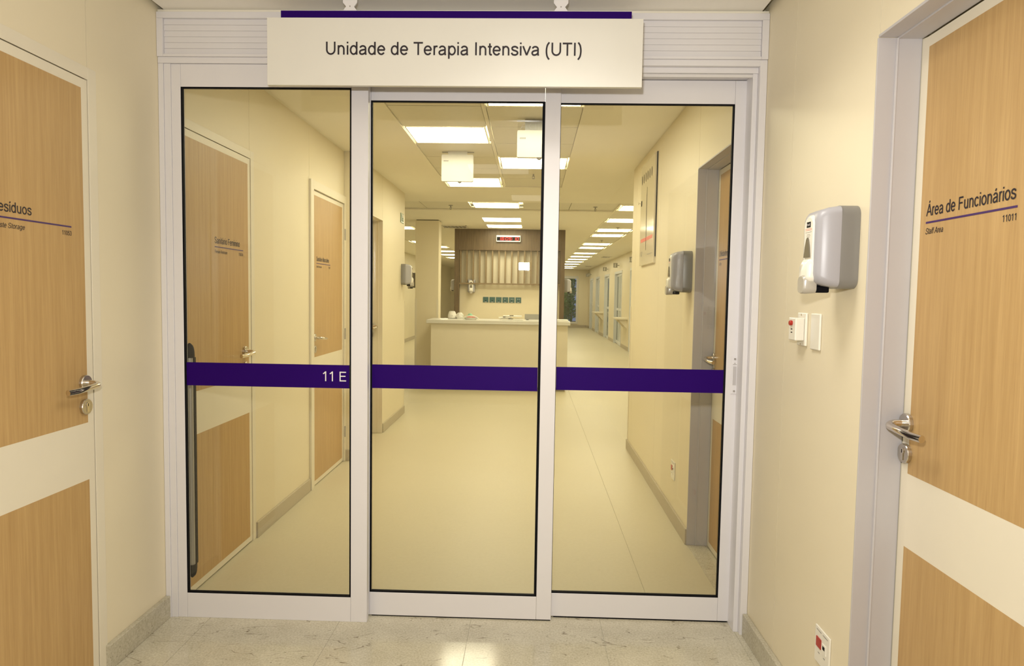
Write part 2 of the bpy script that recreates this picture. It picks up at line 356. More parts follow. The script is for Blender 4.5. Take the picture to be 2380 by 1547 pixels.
# ------------------------------------------------------------------ walls
def panels(parent, side, x, thick, lst):
    for (y0, y1, z0, z1) in lst:
        gg = 0.0013
        if side == 'L': box('wall_panel', x-thick, x, y0+gg, y1-gg, z0, z1, 'wall', parent)
        else: box('wall_panel', x, x+thick, y0+gg, y1-gg, z0, z1, 'wall', parent)
ZT = 2.60
wl = struct(box('wall_left', -0.32, -0.10, YB-0.1, 2.66, 0, ZT, 'wall'), 'cream panelled wall on the waste storage side of the glass doors', 'wall')
panels(wl, 'L', 0.0, 0.098, [(-0.4365, 0.05, 0, ZT), (-1.20, -0.4365, 2.118, ZT), (YB, -1.20, 0, ZT),
    (0.05, 0.140, 0, ZT), (0.140, 0.8625, 2.118, ZT), (0.8625, 1.868, 0, 2.118), (0.8625, 1.817, 2.118, ZT), (1.817, 2.66, 2.118, ZT), (2.644, 2.66, 0, 2.118)])
wj = struct(box('wall_corridor_left', -0.32, -0.09, 2.662, 4.80, 0, ZT, 'wall'), 'cream wall carrying the exit sign, beyond the restroom doors', 'wall')
panels(wj, 'L', XJ, 0.152, [(2.662, 2.93, 0, ZT), (2.93, 3.752, 2.112, ZT), (3.752, 4.88, 0, ZT)])
box('wall_panel', -2.2, -0.0885, 4.802, 4.88, 0, ZT, 'wall', wj)
wr = struct(box('wall_right', 2.66, 2.86, YB-0.1, 0.05, 0, ZT, 'wall'), 'cream panelled wall on the staff area side of the glass doors', 'wall')
panels(wr, 'R', XR, 0.196, [(-0.29, 0.05, 0, ZT), (-0.8655, -0.29, 0, ZT), (-1.62, -0.8655, 2.112, ZT), (YB, -1.62, 0, ZT)])
wc = struct(box('wall_corridor_right', 2.66, 2.86, 0.052, 3.25, 0, ZT, 'wall'), 'cream corridor wall with the glossy service cabinet', 'wall')
panels(wc, 'R', XC, 0.212, [(0.052, 0.17, 0, ZT), (0.17, 0.976, 2.112, ZT), (0.976, 2.043, 0, ZT), (2.043, 3.114, 0, ZT), (3.114, 3.33, 0, ZT)])
box('wall_panel', 2.6585, 4.2, 3.252, 3.33, 0, ZT, 'wall', wc)
struct(box('wall_back', -0.32, 2.86, YB-0.25, YB-0.1, 0, ZT, 'wall'), 'cream end wall of the lobby', 'wall')
struct(box('wall_ward_left', -2.25, -2.05, 4.88, 26.5, 0, ZT, 'wall'), 'cream wall of the ward aisle past the column', 'wall')

# ceilings
def ceil_board(parent, x0, x1, y0, y1, z=ZC, m='ceil'): return box('ceiling_board', x0, x1, y0, y1, z, z+0.012, m, parent)
cf = struct(box('ceiling', -0.32, 2.86, YB-0.1, 0.052, 2.60, 2.66, 'ceil'), 'plain gypsum ceiling of the lobby with shadow gaps', 'ceiling')
box('ceiling_board', 0.026, XR-0.028, YB, 0.0, 2.537, 2.551, 'ceil_white', cf)
cc = struct(box('ceiling_corridor', -2.25, 4.25, 0.052, 26.6, 2.60, 2.66, 'ceil'), 'cream ceiling of corridor and ward', 'ceiling')
IX0, IXM, IX1, IY0, IY1, TP = 0.620, 1.228, 1.852, 0.370, 4.330, 0.495
ceil_board(cc, 0.0, IX0, 0.15, 4.88); ceil_board(cc, IX1, XC, 0.15, 4.88)
ceil_board(cc, IX0, IX1, 0.15, IY0); ceil_board(cc, IX0, IX1, IY1, 4.88)
# inset rim of the corridor grid
for a in ((IX0-0.004, IX0+0.016, IY0, IY1), (IX1-0.016, IX1+0.004, IY0, IY1), (IX0, IX1, IY0, IY0+0.016), (IX0, IX1, IY1-0.016, IY1)):
    box('ceiling_rim', a[0], a[1], a[2], a[3], ZC-0.006, ZC+0.016, 'ceil', cc)
box('ceiling_rail', IXM-0.012, IXM+0.012, IY0+0.016, IY1-0.016, ZC-0.002, ZC+0.018, 'ceil', cc)
LIGHT_SPOTS = {(0, 3), (0, 7), (1, 1), (1, 5)}
for col, (a, b) in enumerate(((IX0+0.018, IXM-0.016), (IXM+0.016, IX1-0.018))):
    for k in range(8):
        if (col, k) in LIGHT_SPOTS: continue
        y0 = IY0+TP*k+(0.018 if k == 0 else 0.004); y1 = IY0+TP*(k+1)-(0.018 if k == 7 else 0.004)
        box('ceiling_tile', a, b, y0, y1, ZC+0.003, ZC+0.02, 'tile_ceil', cc)
# ward ceiling with three tiled strips
RY = [(5.72, 6.195), (7.126, 7.60), (8.606, 9.09), (9.60, 10.10), (11.71, 12.25), (12.85, 13.38), (14.95, 15.43), (16.47, 16.97), (17.92, 18.45), (19.48, 19.99), (21.2, 21.7), (23.1, 23.6), (24.7, 25.2)]
LY = [(8.65, 9.12), (11.77, 12.25), (13.23, 13.76), (14.85, 15.36), (16.40, 16.94), (18.02, 18.57)]
MY = [(5.58, 6.06), (7.18, 7.70), (8.16, 8.635)]
ceil_board(cc, -2.06, -1.19, 4.88, 26.6); ceil_board(cc, -0.52, 2.635, 4.88, 5.50); ceil_board(cc, 3.275, 4.2, 3.33, 26.6)
ceil_board(cc, -0.52, 0.767, 6.29, 26.6); ceil_board(cc, 1.363, 2.635, 6.29, 26.6); ceil_board(cc, 0.767, 1.363, 6.29, 7.177); ceil_board(cc, 0.767, 1.363, 8.638, 26.6)
ceil_board(cc, 0.767, 1.363, 7.703, 8.157)
ceil_board(cc, XC, 2.635, 3.33, 4.88); ceil_board(cc, 2.635, 3.275, 3.33, 5.5); ceil_board(cc, -1.19, -0.52, 4.88, 7.5)
ceil_board(cc, -1.19, -0.52, 19.5, 26.6); ceil_board(cc, 2.635, 3.275, 25.6, 26.6)
def strip(x0, x1, y0, y1, lights, pitch):
    edges = sorted(lights); y = y0
    segs = []
    for a, b in edges:
        if a-0.01 > y: segs.append((y, a-0.01))
        y = b+0.01
    if y < y1: segs.append((y, y1))
    for a, b in segs:
        n = max(1, round((b-a)/pitch))
        for k in range(n):
            box('ceiling_tile', x0+0.003, x1-0.003, a+(b-a)*k/n+0.003, a+(b-a)*(k+1)/n-0.003, ZC+0.006, ZC+0.022, 'tile_ceil', cc)
strip(2.635, 3.275, 5.50, 25.6, RY, 0.55); strip(-1.19, -0.52, 7.50, 19.5, LY, 0.55)
for k, (a, b) in enumerate(((-0.52, 0.1), (0.1, 0.72), (1.41, 2.02), (2.02, 2.635))):
    box('ceiling_tile', a+0.003, b-0.003, 5.503, 6.287, ZC+0.016, ZC+0.03, 'tile_ceil', cc)
box('ceiling_tile', 0.72, 1.41, 6.10, 6.287, ZC+0.016, ZC+0.03, 'tile_ceil', cc)
box('ceiling_rim', -0.52, 2.635, 6.287, 6.31, ZC-0.004, ZC+0.014, 'ceil', cc)
box('ceiling_rim', 2.62, 2.64, 5.5, 25.6, ZC-0.003, ZC+0.014, 'ceil', cc); box('ceiling_rim', 3.27, 3.29, 5.5, 25.6, ZC-0.003, ZC+0.014, 'ceil', cc)

# ------------------------------------------------------------------ ceiling lights
def ceiling_light(x0, x1, y0, y1, z, label, group, dm):
    e = empty('ceiling_light', ((x0+x1)/2, (y0+y1)/2, z), label, 'light', group)
    mb = MB(); t = 0.008
    for a in ((x0, x0+t, y0, y1), (x1-t, x1, y0, y1), (x0+t, x1-t, y0, y0+t), (x0+t, x1-t, y1-t, y1)): mb.box(a[0], a[1], a[2], a[3], z-0.001, z+0.022)
    mb.build('frame', 'ceil', e)
    d = link_mesh('diffuser', [(x0+t, y0+t, z+0.0015), (x0+t, y1-t, z+0.0015), (x1-t, y1-t, z+0.0015), (x1-t, y0+t, z+0.0015)], [(0, 1, 2, 3)], dm, e)
    return e
for (col, k) in sorted(LIGHT_SPOTS):
    a, b = ((IX0+0.018, IXM-0.016), (IXM+0.016, IX1-0.018))[col]
    lab = {(1, 1): 'lit ceiling panel just inside the sliding doors, before the hanging SAIDA box', (0, 3): 'lit ceiling panel before the plain hanging white box', (1, 5): 'lit ceiling panel behind the hanging SAIDA box', (0, 7): 'lit ceiling panel behind the plain hanging white box, last of the corridor grid'}[(col, k)]
    ceiling_light(a+0.01, b-0.01, IY0+TP*k+0.005, IY0+TP*(k+1)-0.012, ZC+0.001, lab, 'corridor ceiling panels', 'diff_ward')
ORD = ['first', 'second', 'third', 'fourth', 'fifth', 'sixth', 'seventh', 'eighth', 'ninth', 'tenth', 'eleventh', 'twelfth', 'thirteenth']
for q_, (a, b) in enumerate(RY): ceiling_light(2.672, 3.23, a, b, ZC+0.002, '%s lit ceiling panel from the cabinet wall over the patient room aisle' % ORD[q_], 'panels over the patient room aisle', 'diff_ward')
for q_, (a, b) in enumerate(LY): ceiling_light(-1.14, -0.57, a, b, ZC+0.002, '%s lit ceiling panel past the cream column over the far aisle' % ORD[q_], 'panels over the far aisle', 'diff_ward')
for q_, (a, b) in enumerate(MY): ceiling_light(0.77, 1.36, a, b, ZC+0.002, '%s lit ceiling panel away from the walnut screen, above the counter' % ['third', 'second', 'first'][q_], 'panels above the nurses counter', 'diff_ward')
for (x0, x1, y0, y1, lab) in ((1.35, 1.90, -1.05, -0.57, 'lit louvred ceiling panel of the lobby in front of the hanging sign'), (0.95, 1.50, -3.40, -2.92, 'lit louvred ceiling panel in the middle of the lobby'), (1.28, 1.86, -5.15, -4.67, 'lit louvred ceiling panel by the lobby end wall')):
    e = ceiling_light(x0, x1, y0, y1, 2.529, lab, 'lobby ceiling panels', 'diff_front')
    # the tubes behind the louvre throw their light in a wide downward cone
    la = bpy.data.lights.new('louvre_light', 'AREA'); la.shape = 'RECTANGLE'; la.size = x1-x0-0.03; la.size_y = y1-y0-0.03; la.spread = math.radians(128); la.energy = LOBBY_WATT; la.color = COL_FRONT
    lo = bpy.data.objects.new('louvre_light', la); C.objects.link(lo); lo.parent = e; lo.location = (0, 0, -0.004)

# ------------------------------------------------------------------ aluminium partition
P0, P1, P2 = 0.0, 0.06, 0.092
d1 = struct(empty('door_1', (1.23, 0.05, 0)), 'white aluminium partition with louvre, fixed glass leaf and sliding tracks', 'partition')
D = lambda n, x0, x1, y0, y1, z0, z1, m='alu', bv=0.0, p_=None: box(n, x0, x1, y0, y1, z0, z1, m, p_ or d1, bv)
D('jamb', 0.001, 0.022, -0.004, 0.048, 0.0, 2.322, 'alu', 0.001); D('jamb', 0.0225, 0.050, 0.0, 0.032, 0.0, 2.322, 'alu', 0.001)
D('jamb', 2.433, XR-0.001, -0.006, 0.14, 0.0, 2.346, 'alu', 0.001); D('jamb', 2.413, 2.4325, 0.018, 0.14, 0.0, 2.300, 'alu', 0.001)
D('head_rail', 0.001, XR-0.001, -0.005, 0.14, 2.3225, 2.3465, 'alu', 0.001)
D('track_rail', 0.866, 2.4325, 0.012, 0.135, 2.300, 2.322, 'alu', 0.001)
D('track_lip', 0.866, 2.4325, 0.022, 0.034, 2.287, 2.2995, 'alu_side', 0.001)
# louvre
D('louver_frame', 0.001, XR-0.001, -0.012, 0.12, 2.499, 2.5235, 'alu', 0.001); D('louver_frame', 0.001, 0.026, -0.012, 0.12, 2.347, 2.4985, 'alu', 0.001)
D('louver_frame', XR-0.027, XR-0.001, -0.012, 0.12, 2.347, 2.4985, 'alu', 0.001); D('louver_frame', 0.0265, XR-0.0275, -0.012, 0.12, 2.347, 2.3575, 'alu', 0.001)
zs = [2.358 + (2.4985-2.358)*k/6 for k in range(7)]
for k in range(6):
    mb = MB(); z0, z1 = zs[k]+0.0003, zs[k+1]-0.0003
    prof = [(-0.0015, z0), (-0.0003, z1), (0.012, z1), (0.012, z0)]
    mb.loft([[Vector((x, y, z)) for y, z in prof] for x in (0.027, XR-0.028)]); mb.build('louver_slat', 'alu', d1)
D('louver_back', 0.027, XR-0.028, 0.02, 0.03, 2.358, 2.498, 'alu_side')
D('infill', 0.001, XR-0.001, 0.0, 0.14, 2.524, 2.5365, 'ceil')
GO = 0.007      # setback of the glass from the face of its leaf
def leaf(parent, xs0, g0, g1, xs1, y, zb, zgb, zgt, zt, th=0.030, gk=0.0062, gkR=None, rails_over=True):
    """stiles, rails, gasket and pane of one glazed leaf; front face at y"""
    q = lambda n, a, b, c, d_, m='alu': box(n, a, b, y, y+th, c, d_, m, parent, 0.0012)
    q('stile', xs0, g0, zb, zt); q('stile', g1, xs1, zb, zt)
    q('bottom_rail', g0+0.0006, g1-0.0006, zb, zgb); q('top_rail', g0+0.0006, g1-0.0006, zgt, zt)
    gr = gkR or gk; mb = MB(); ya, yb = y+0.001, y+GO+0.008
    mb.box(g0, g0+gk, ya, yb, zgb, zgt); mb.box(g1-gr, g1, ya, yb, zgb, zgt); mb.box(g0+gk, g1-gr, ya, yb, zgb, zgb+gk); mb.box(g0+gk, g1-gr, ya, yb, zgt-gk*0.8, zgt)
    mb.build('gasket', 'black', parent)
    yc = y+GO
    return box('glass_pane', g0+gk*0.6, g1-gr*0.6, yc, yc+0.006, zgb+gk*0.6, zgt-gk*0.6, 'glass', parent)
def film(parent, x0, x1, y, z0, z1):
    return box('purple_film', x0, x1, y-0.0012, y-0.0002, z0, z1, 'purple', parent)
pane = leaf(d1, 0.0505, 0.0897, 0.7948, 0.8639, P0+0.003, 0.0, 0.1068, 2.2302, 2.3215)
fm = film(d1, 0.0965, 0.7868, P0+0.003+GO, 1.0000, 1.0975)
text('lettering', '11 E', fm, 'text_white', (0.674, P0+0.003+GO-0.0014, 1.029), (1, 0, 0), (0, 0, 1), width=0.101, cap=0.041, hw=0.040)
d2 = struct(empty('door_2', (1.23, 0.08, 0.008)), 'middle sliding glass leaf with a plain purple band', 'door')
leaf(d2, 0.800, 0.861, 1.5844, 1.6483, P1, 0.006, 0.1069, 2.1972, 2.296, th=0.030, gkR=0.011)
film(d2, 0.868, 1.5724, P1+GO, 0.9955, 1.0968)
d3 = struct(empty('door_3', (2.0, 0.1, 0.008)), 'sliding glass leaf with flush pull beside the staff area wall', 'door')
leaf(d3, 1.585, 1.645, 2.368, 2.4315, P2, 0.008, 0.1105, 2.2015, 2.296, th=0.030)
film(d3, 1.652, 2.3605, P2+GO, 0.9985, 1.0975)
# flush pull
pl = box('flush_pull', 2.3905, 2.4165, P2-0.0035, P2-0.0003, 0.998, 1.158, 'alu', d3, 0.0012)
box('recess', 2.3965, 2.4105, P2-0.0045, P2-0.0034, 1.035, 1.115, 'frame_lilac', pl)
for z in (1.010, 1.146): MB().tube([(2.4035, P2-0.0036, z), (2.4035, P2-0.006, z)], 0.0042, 12).build('screw', 'label_grey', pl)
MB().loft([[Vector((2.4035+a, y_, 1.126+b)) for a, b in ((-0.003, 0), (0.003, 0), (0, 0.005))] for y_ in (P2-0.0041, P2-0.0036)]).build('logo_mark', 'label_grey', pl); box('logo_bar', 2.3955, 2.4115, P2-0.0041, P2-0.0036, 1.1215, 1.1235, 'label_grey', pl)
# door bottom brush and stone strip under the sliding leaves
box('sweep', 0.87, 1.645, P1+0.004, P1+0.026, 0.001, 0.0058, 'black', d2); box('sweep', 1.66, 2.41, P2+0.004, P2+0.024, 0.001, 0.0078, 'black', d3)
struct(box('trim_2', 0.866, 2.411, 0.092, 0.129, 0.0003, 0.0009, 'granite'), 'thin stone sill strip under the sliding leaves', 'sill')

# vertical tubular pull behind the fixed leaf
vp = empty('vertical_handle', (0.02, 0.18, 0.10), 'long grey vertical tube with black end caps on the corridor wall behind the fixed glass', 'handle')
MB().tube([(0.028, 0.165, 0.16), (0.028, 0.165, 1.10)], 0.0125, 16).build('bar', 'bar_grey', vp, True)
box('back_rail', 0.001, 0.040, 0.178, 0.194, 0.16, 1.10, 'black', vp)
for z0, z1, s in ((0.10, 0.162, -1), (1.10, 1.165, 1)):
    secs = []
    for k in range(7):
        u = k/6; r = 0.0205*math.sqrt(max(0.02, 1-u**3)); z = (z0+(z1-z0)*u) if s > 0 else (z1-(z1-z0)*u)
        secs.append([Vector((0.026+r*math.cos(a*math.pi/8), 0.168+r*math.sin(a*math.pi/8), z)) for a in range(16)])
    MB().loft(secs).build('end_cap', 'black', vp, True)

# ------------------------------------------------------------------ baseboards
def bb(name, x0, x1, y0, y1, h, m, label): return struct(box(name, x0, x1, y0, y1, 0.0004, h, m, None, 0.002), label, 'baseboard')
bb('baseboard_left', 0.0005, 0.020, -0.405, -0.0045, 0.095, 'granite_base', 'granite skirting between the waste storage door and the partition')
bb('baseboard_right', XR-0.020, XR-0.0005, -0.80, -0.0065, 0.092, 'granite_base', 'granite skirting under the sanitiser dispenser wall')
bb('baseboard_corridor_left', 0.0005, 0.012, 0.916, 1.805, 0.090, 'vinyl_base', 'beige vinyl skirting between the two restroom doors')
bb('baseboard_corridor_right', XC-0.012, XC-0.0005, 0.985, 3.33, 0.090, 'vinyl_base', 'beige vinyl skirting under the service cabinet wall')
bb('baseboard_jog', 0.001, XJ, 2.648, 2.6612, 0.090, 'vinyl_base', 'short vinyl skirting on the wall step by the male restroom')
bb('baseboard_corridor_end', XJ+0.0005, XJ+0.012, 3.775, 4.88, 0.090, 'vinyl_base', 'vinyl skirting under the exit sign wall')
bb('baseboard_ward_far', -2.0, 3.98, 26.32, 26.3495, 0.10, 'vinyl_base', 'vinyl skirting of the far window wall')
bb('baseboard_ward_left', -2.0495, -2.035, 4.9, 26.3, 0.10, 'vinyl_base', 'vinyl skirting of the far aisle')

# corner guards
def guard(n, x0, x1, y0, y1, label): return struct(box(n, x0, x1, y0, y1, 0.092, 1.312, 'door_cream', None, 0.0015), label, 'corner guard')
guard('trim_3', XJ-0.03, XJ+0.004, 4.8805, 4.8845, 'cream corner guard at the end of the exit sign wall')
guard('trim_4', XC-0.004, XC-0.0005, 3.29, 3.3295, 'cream corner guard at the end of the cabinet wall')

# ------------------------------------------------------------------ hinged doors
def lever(parent, y, z, sgn, x=0.0):
    """rose, lever and key rosette in local door axes: x out of the door, lever runs along sgn*y"""
    MB().tube([(x, y, z), (x+0.009, y, z), (x+0.0115, y, z)], [0.027, 0.027, 0.025], 24).build('rose', 'steel', parent, False)
    pts = [(x+0.011, y, z), (x+0.036, y, z)]
    for k in range(1, 7):
        a = math.pi/2*k/6; pts.append((x+0.036+0.022*math.sin(a), y+sgn*0.022*(1-math.cos(a)), z-0.001*k))
    pts += [(x+0.0575, y+sgn*0.075, z-0.010), (x+0.053, y+sgn*0.108, z-0.013), (x+0.045, y+sgn*0.142, z-0.014)]
    MB().tube(pts, 0.0098, 14).build('lever_handle', 'chrome', parent, True)
    ks = MB().tube([(x, y, z-0.083), (x+0.009, y, z-0.083), (x+0.011, y, z-0.083)], [0.027, 0.027, 0.0255], 24).build('key_rosette', 'steel', parent)
    c = MB().tube([(x+0.0112, y, z-0.076), (x+0.0135, y, z-0.076)], 0.0085, 14); c.box(x+0.0112, x+0.0130, y-0.005, y+0.005, z-0.101, z-0.078); c.build('lock_cylinder', 'chrome', ks)
    box('keyhole', x+0.0136, x+0.0141, y-0.001, y+0.001, z-0.081, z-0.071, 'black', ks)
def lettering(parent, x, ystart, sgn, title, sub, num, tw=0.0, sw=0.0, length=0.325, base=1.624):
    """door lettering in local axes; text runs along sgn*y"""
    xd = (0, sgn, 0); ud = (0, 0, 1)
    # the outward normal of xd x up must be +x: mirrored cases are handled by the caller choosing sgn=+1
    text('door_title', title, parent, 'ink', (x, ystart, base), xd, ud, width=tw or None, cap=0.031)
    box('underline', x, x+0.0006, ystart, ystart+sgn*length, base-0.0195, base-0.0145, 'purple_line', parent)
    if sub: text('door_subtitle', sub, parent, 'ink', (x, ystart, base-0.047), xd, ud, width=sw or None, cap=0.0155, shear=0.18, hw=0.041)
    if num: text('room_number', num, parent, 'ink', (x, ystart+sgn*length, base-0.046), xd, ud, cap=0.0150, width=0.0098*len(num)-0.009*num.count('1')*0.3, align='RIGHT')
def door_leaf(root, yh, yl, x, zt=2.112, strip_=0.030, z0=0.008):
    """root local: leaf from y=yl (hinge) to y=yh (latch); face at x; cream edges, two wood fields, cream band"""
    a, b = min(yh, yl), max(yh, yl)
    lf = box('leaf', x-0.035, x-0.0015, a, b, z0, zt, 'door_cream', root)
    s = strip_
    box('wood_panel', x-0.0015, x, a+s, b-s, 0.934, zt-0.032, 'wood', root)
    box('wood_panel', x-0.0015, x, a+s, b-s, z0+0.030, 0.7327, 'wood', root)
    box('band', x-0.0015, x-0.0003, a+s, b-s, 0.7327, 0.934, 'door_cream', root)
    mb = MB(); mb.box(x-0.0015, x-0.0002, a, a+s, z0, zt); mb.box(x-0.0015, x-0.0002, b-s, b, z0, zt); mb.box(x-0.0015, x-0.0002, a+s, b-s, zt-0.032, zt); mb.box(x-0.0015, x-0.0002, a+s, b-s, z0, z0+0.030)
    mb.build('edge_strip', 'door_cream', root)
    return lf
def casing(root, a, b, x0, x1, w=0.042, zt=2.112, gap=0.003):
    """flush casing round a leaf a..b"""
    for (p_, q_) in ((a-gap-w, a-gap), (b+gap, b+gap+w)): box('casing', x0, x1, p_, q_, 0.0005, zt+gap+w, 'door_cream', root, 0.001)
    box('casing', x0, x1, a-gap+0.0003, b+gap-0.0003, zt+gap, zt+gap+w, 'door_cream', root, 0.001)
    box('dark_reveal', x0-0.03, x0-0.02, a-gap, b+gap, 0.0005, zt+gap, 'dark_gap', root)
# --- left side doors (face +x)
def left_door(name, label, yh, yl, lev_y, sgn, X=0.0, cw=0.042, proud=0.004):
    root = struct(empty(name, (X-0.02, (yh+yl)/2, 0)), label, 'door')
    a, b = min(yh, yl), max(yh, yl)
    door_leaf(root, yh, yl, X+0.001)
    for (p_, q_) in ((a-0.003-cw, a-0.003), (b+0.003, b+0.003+cw)): box('casing', X+0.0004, X+proud, p_, q_, 0.0005, 2.115+cw, 'door_cream', root, 0.001)
    box('casing', X+0.0004, X+proud, a-0.0027, b+0.0027, 2.115, 2.115+cw, 'door_cream', root, 0.001)
    lever(root, lev_y, 1.075, sgn, X+0.001)
    return root
dA = left_door('door_4', 'wood-veneered waste storage door reading Residuos with lever handle', -0.4400, -1.190, -0.486, -1)
lettering(dA, 0.0012, -0.857, 1, 'Resíduos', 'Waste Storage', '11053', tw=0.151, sw=0.122, base=1.6215)
dB = left_door('door_5', 'wood-veneered female restroom door behind the fixed glass', 0.8660, 0.146, 0.785, -1)
lettering(dB, 0.0012, 0.461, 1, 'Sanitário Feminino', 'Female Restroom', '11057A', tw=0.272, sw=0.128, length=0.312, base=1.629)
dC = left_door('door_6', 'wood-veneered male restroom door with three hinges', 1.876, 2.628, 1.912, 1, cw=0.060, proud=0.016)
lettering(dC, 0.0012, 1.965, 1, 'Sanitário Masculino', 'Male Restroom', '11057', tw=0.288, sw=0.115, length=0.320, base=1.620)
for z in (1.867, 1.060, 0.249): MB().tube([(0.012, 2.639, z-0.045), (0.012, 2.639, z+0.045)], 0.0085, 12).build('hinge', 'label_grey', dC)
# --- recessed doors: frame reveal + leaf
def recess_door(name, label, yf, yn, xw, xl, side, lev, m='frame_lilac'):
    """side +1: wall faces -x (right wall); -1: wall faces +x. yf far jamb, yn near jamb"""
    root = struct(empty(name, ((xw+xl)/2, (yf+yn)/2, 0)), label, 'door'); s = side
    zt = 2.104
    xm = xw + (xl-xw)*0.42
    far, near = yf, yn
    def jb(n, xa, xb, ya, yb, z0, z1): box(n, xa, xb, ya, yb, z0, z1, m, root, 0.001)
    for yj, dr in ((far, 1), (near, -1)):
        # dr: direction into the wall
        jb('jamb', xw-s*0.004, xm, yj, yj+dr*0.0055, 0.0015, zt); jb('jamb', xm, xl, yj-dr*0.004, yj+dr*0.0055, 0.0015, zt)
        MB().tube([(xm, yj-dr*0.003, 0.002), (xm, yj-dr*0.003, zt-0.002)], 0.0035, 8).build('jamb_bead', m, root)
    a, b = min(far, near), max(far, near)
    jb('jamb_head', xw-s*0.004, xm, a, b, zt+0.0003, zt+0.0075); jb('jamb_head', xm, xl, a, b, zt-0.004, zt+0.0075)
    # leaf built in world axes with mirrored face
    lf0, lf1 = a+0.007, b-0.007; t = 0.035; s_ = 0.030
    box('leaf', xl+s*0.0015, xl+s*t, lf0, lf1, 0.008, zt-0.008, 'door_cream', root)
    fx = (xl, xl+s*0.0015)
    box('wood_panel', *fx, lf0+s_, lf1-s_, 0.934, zt-0.036, 'wood', root); box('wood_panel', *fx, lf0+s_, lf1-s_, 0.038, 0.7327, 'wood', root)
    box('band', xl+s*0.0003, xl+s*0.0015, lf0+s_, lf1-s_, 0.7327, 0.934, 'door_cream', root)
    mb = MB(); xa, xb = sorted((xl+s*0.0002, xl+s*0.0015))
    mb.box(xa, xb, lf0, lf0+s_, 0.008, zt-0.008); mb.box(xa, xb, lf1-s_, lf1, 0.008, zt-0.008); mb.box(xa, xb, lf0+s_, lf1-s_, zt-0.036, zt-0.008); mb.box(xa, xb, lf0+s_, lf1-s_, 0.008, 0.038)
    mb.build('edge_strip', 'door_cream', root)
    box('dark_reveal', xl+s*(t+0.005), xl+s*(t+0.012), a-0.004, b+0.004, 0.002, zt+0.004, 'dark_gap', root)
    return root
def lever_right(root, X, y, z):
    """lever on a right-hand door: out of the door is -x, lever runs toward -y"""
    MB().tube([(X, y, z), (X-0.009, y, z), (X-0.0115, y, z)], [0.027, 0.027, 0.025], 24).build('rose', 'steel', root)
    pts = [(X-0.011, y, z), (X-0.036, y, z)]
    for k in range(1, 7):
        a = math.pi/2*k/6; pts.append((X-0.036-0.022*math.sin(a), y-0.022*(1-math.cos(a)), z-0.001*k))
    pts += [(X-0.0575, y-0.075, z-0.010), (X-0.053, y-0.108, z-0.013), (X-0.045, y-0.142, z-0.014)]
    MB().tube(pts, 0.0098, 14).build('lever_handle', 'chrome', root, True)
    ks = MB().tube([(X, y, z-0.083), (X-0.009, y, z-0.083), (X-0.011, y, z-0.083)], [0.027, 0.027, 0.0255], 24).build('key_rosette', 'steel', root)
    c = MB().tube([(X-0.0112, y, z-0.076), (X-0.0135, y, z-0.076)], 0.0085, 14); c.box(X-0.0130, X-0.0112, y-0.005, y+0.005, z-0.101, z-0.078); c.build('lock_cylinder', 'chrome', ks)
    box('keyhole', X-0.0141, X-0.0136, y-0.001, y+0.001, z-0.081, z-0.071, 'black', ks)
def lettering_right(root, X, ystart, title, sub, num, tw, sw, length=0.325, base=1.624):
    xd = (0, -1, 0); ud = (0, 0, 1)
    text('door_title', title, root, 'ink', (X, ystart, base), xd, ud, width=tw, cap=0.031)
    box('underline', X-0.0006, X, ystart, ystart-length, base-0.0195, base-0.0145, 'purple_line', root)
    if sub: text('door_subtitle', sub, root, 'ink', (X, ystart, base-0.047), xd, ud, width=sw, cap=0.0155, shear=0.18, hw=0.041)
    if num: text('room_number', num, root, 'ink', (X, ystart-length+0.002, base-0.046), xd, ud, cap=0.0150, width=0.041, align='RIGHT')
dR = recess_door('door_7', 'recessed wood-veneered staff area door with grey frame', -0.8655, -1.62, XR, 2.572, 1, None)
lever_right(dR, 2.572, -0.893, 1.070)
lettering_right(dR, 2.5718, -0.928, 'Área de Funcionários', 'Staff Area', '11011', 0.319, 0.073)
dU = recess_door('door_8', 'recessed wood-veneered utility door behind the sliding glass', 0.976, 0.172, XC, 2.556, 1, None)
lever_right(dU, 2.556, 0.945, 1.072)
lettering_right(dU, 2.5558, 0.945-0.03, 'Utilidades', 'Utility', '', 0.150, 0.045)
dE = recess_door('door_9', 'recessed wood-veneered door in the exit sign wall', 3.752, 2.93, XJ, -0.030, -1, None, 'door_cream')
lever(dE, 3.715, 1.072, -1, -0.030)
box('underline', -0.0305, -0.0298, 3.36, 3.66, 1.600, 1.6055, 'purple_line', dE)
box('print_mark', -0.0305, -0.0298, 3.615, 3.655, 1.575, 1.586, 'label_grey', dE)

# ------------------------------------------------------------------ hanging sign
sg = empty('hanging_sign', (1.23, -0.17, 2.18), 'white board reading Unidade de Terapia Intensiva hung before the partition, purple strip on top', 'sign')
wb = box('white_board', 0.5234, 1.9394, -0.180, -0.162, 2.1827, 2.4326, 'sign_white', sg, 0.0012)
for wi_ in range(5): text('lettering', 'Unidade de Terapia Intensiva (UTI)', sg, 'ink', (0.7492, -0.1803, 2.2961), (1, 0, 0), (0, 0, 1), width=0.963, cap=0.0478, word=wi_)
box('purple_board', 0.5695, 1.898, -0.1615, -0.148, 2.25, 2.4662, 'purple', sg, 0.001)
for bx in (0.834, 1.633):
    prof = [(-0.027, 2.4664), (0.027, 2.4664), (0.0152, 2.4825), (0.027, 2.4967), (0.027, 2.536), (-0.027, 2.536), (-0.027, 2.4967), (-0.0152, 2.4825)]
    mb = MB(); mb.loft([[Vector((bx+x, y, z)) for x, z in prof] for y in (-0.159, -0.153)]); br = mb.build('hanger_bracket', 'alu', sg)
    MB().tube([(bx, -0.1592, 2.483), (bx, -0.1605, 2.483)], 0.0023, 10).build('rivet', 'label_grey', br)

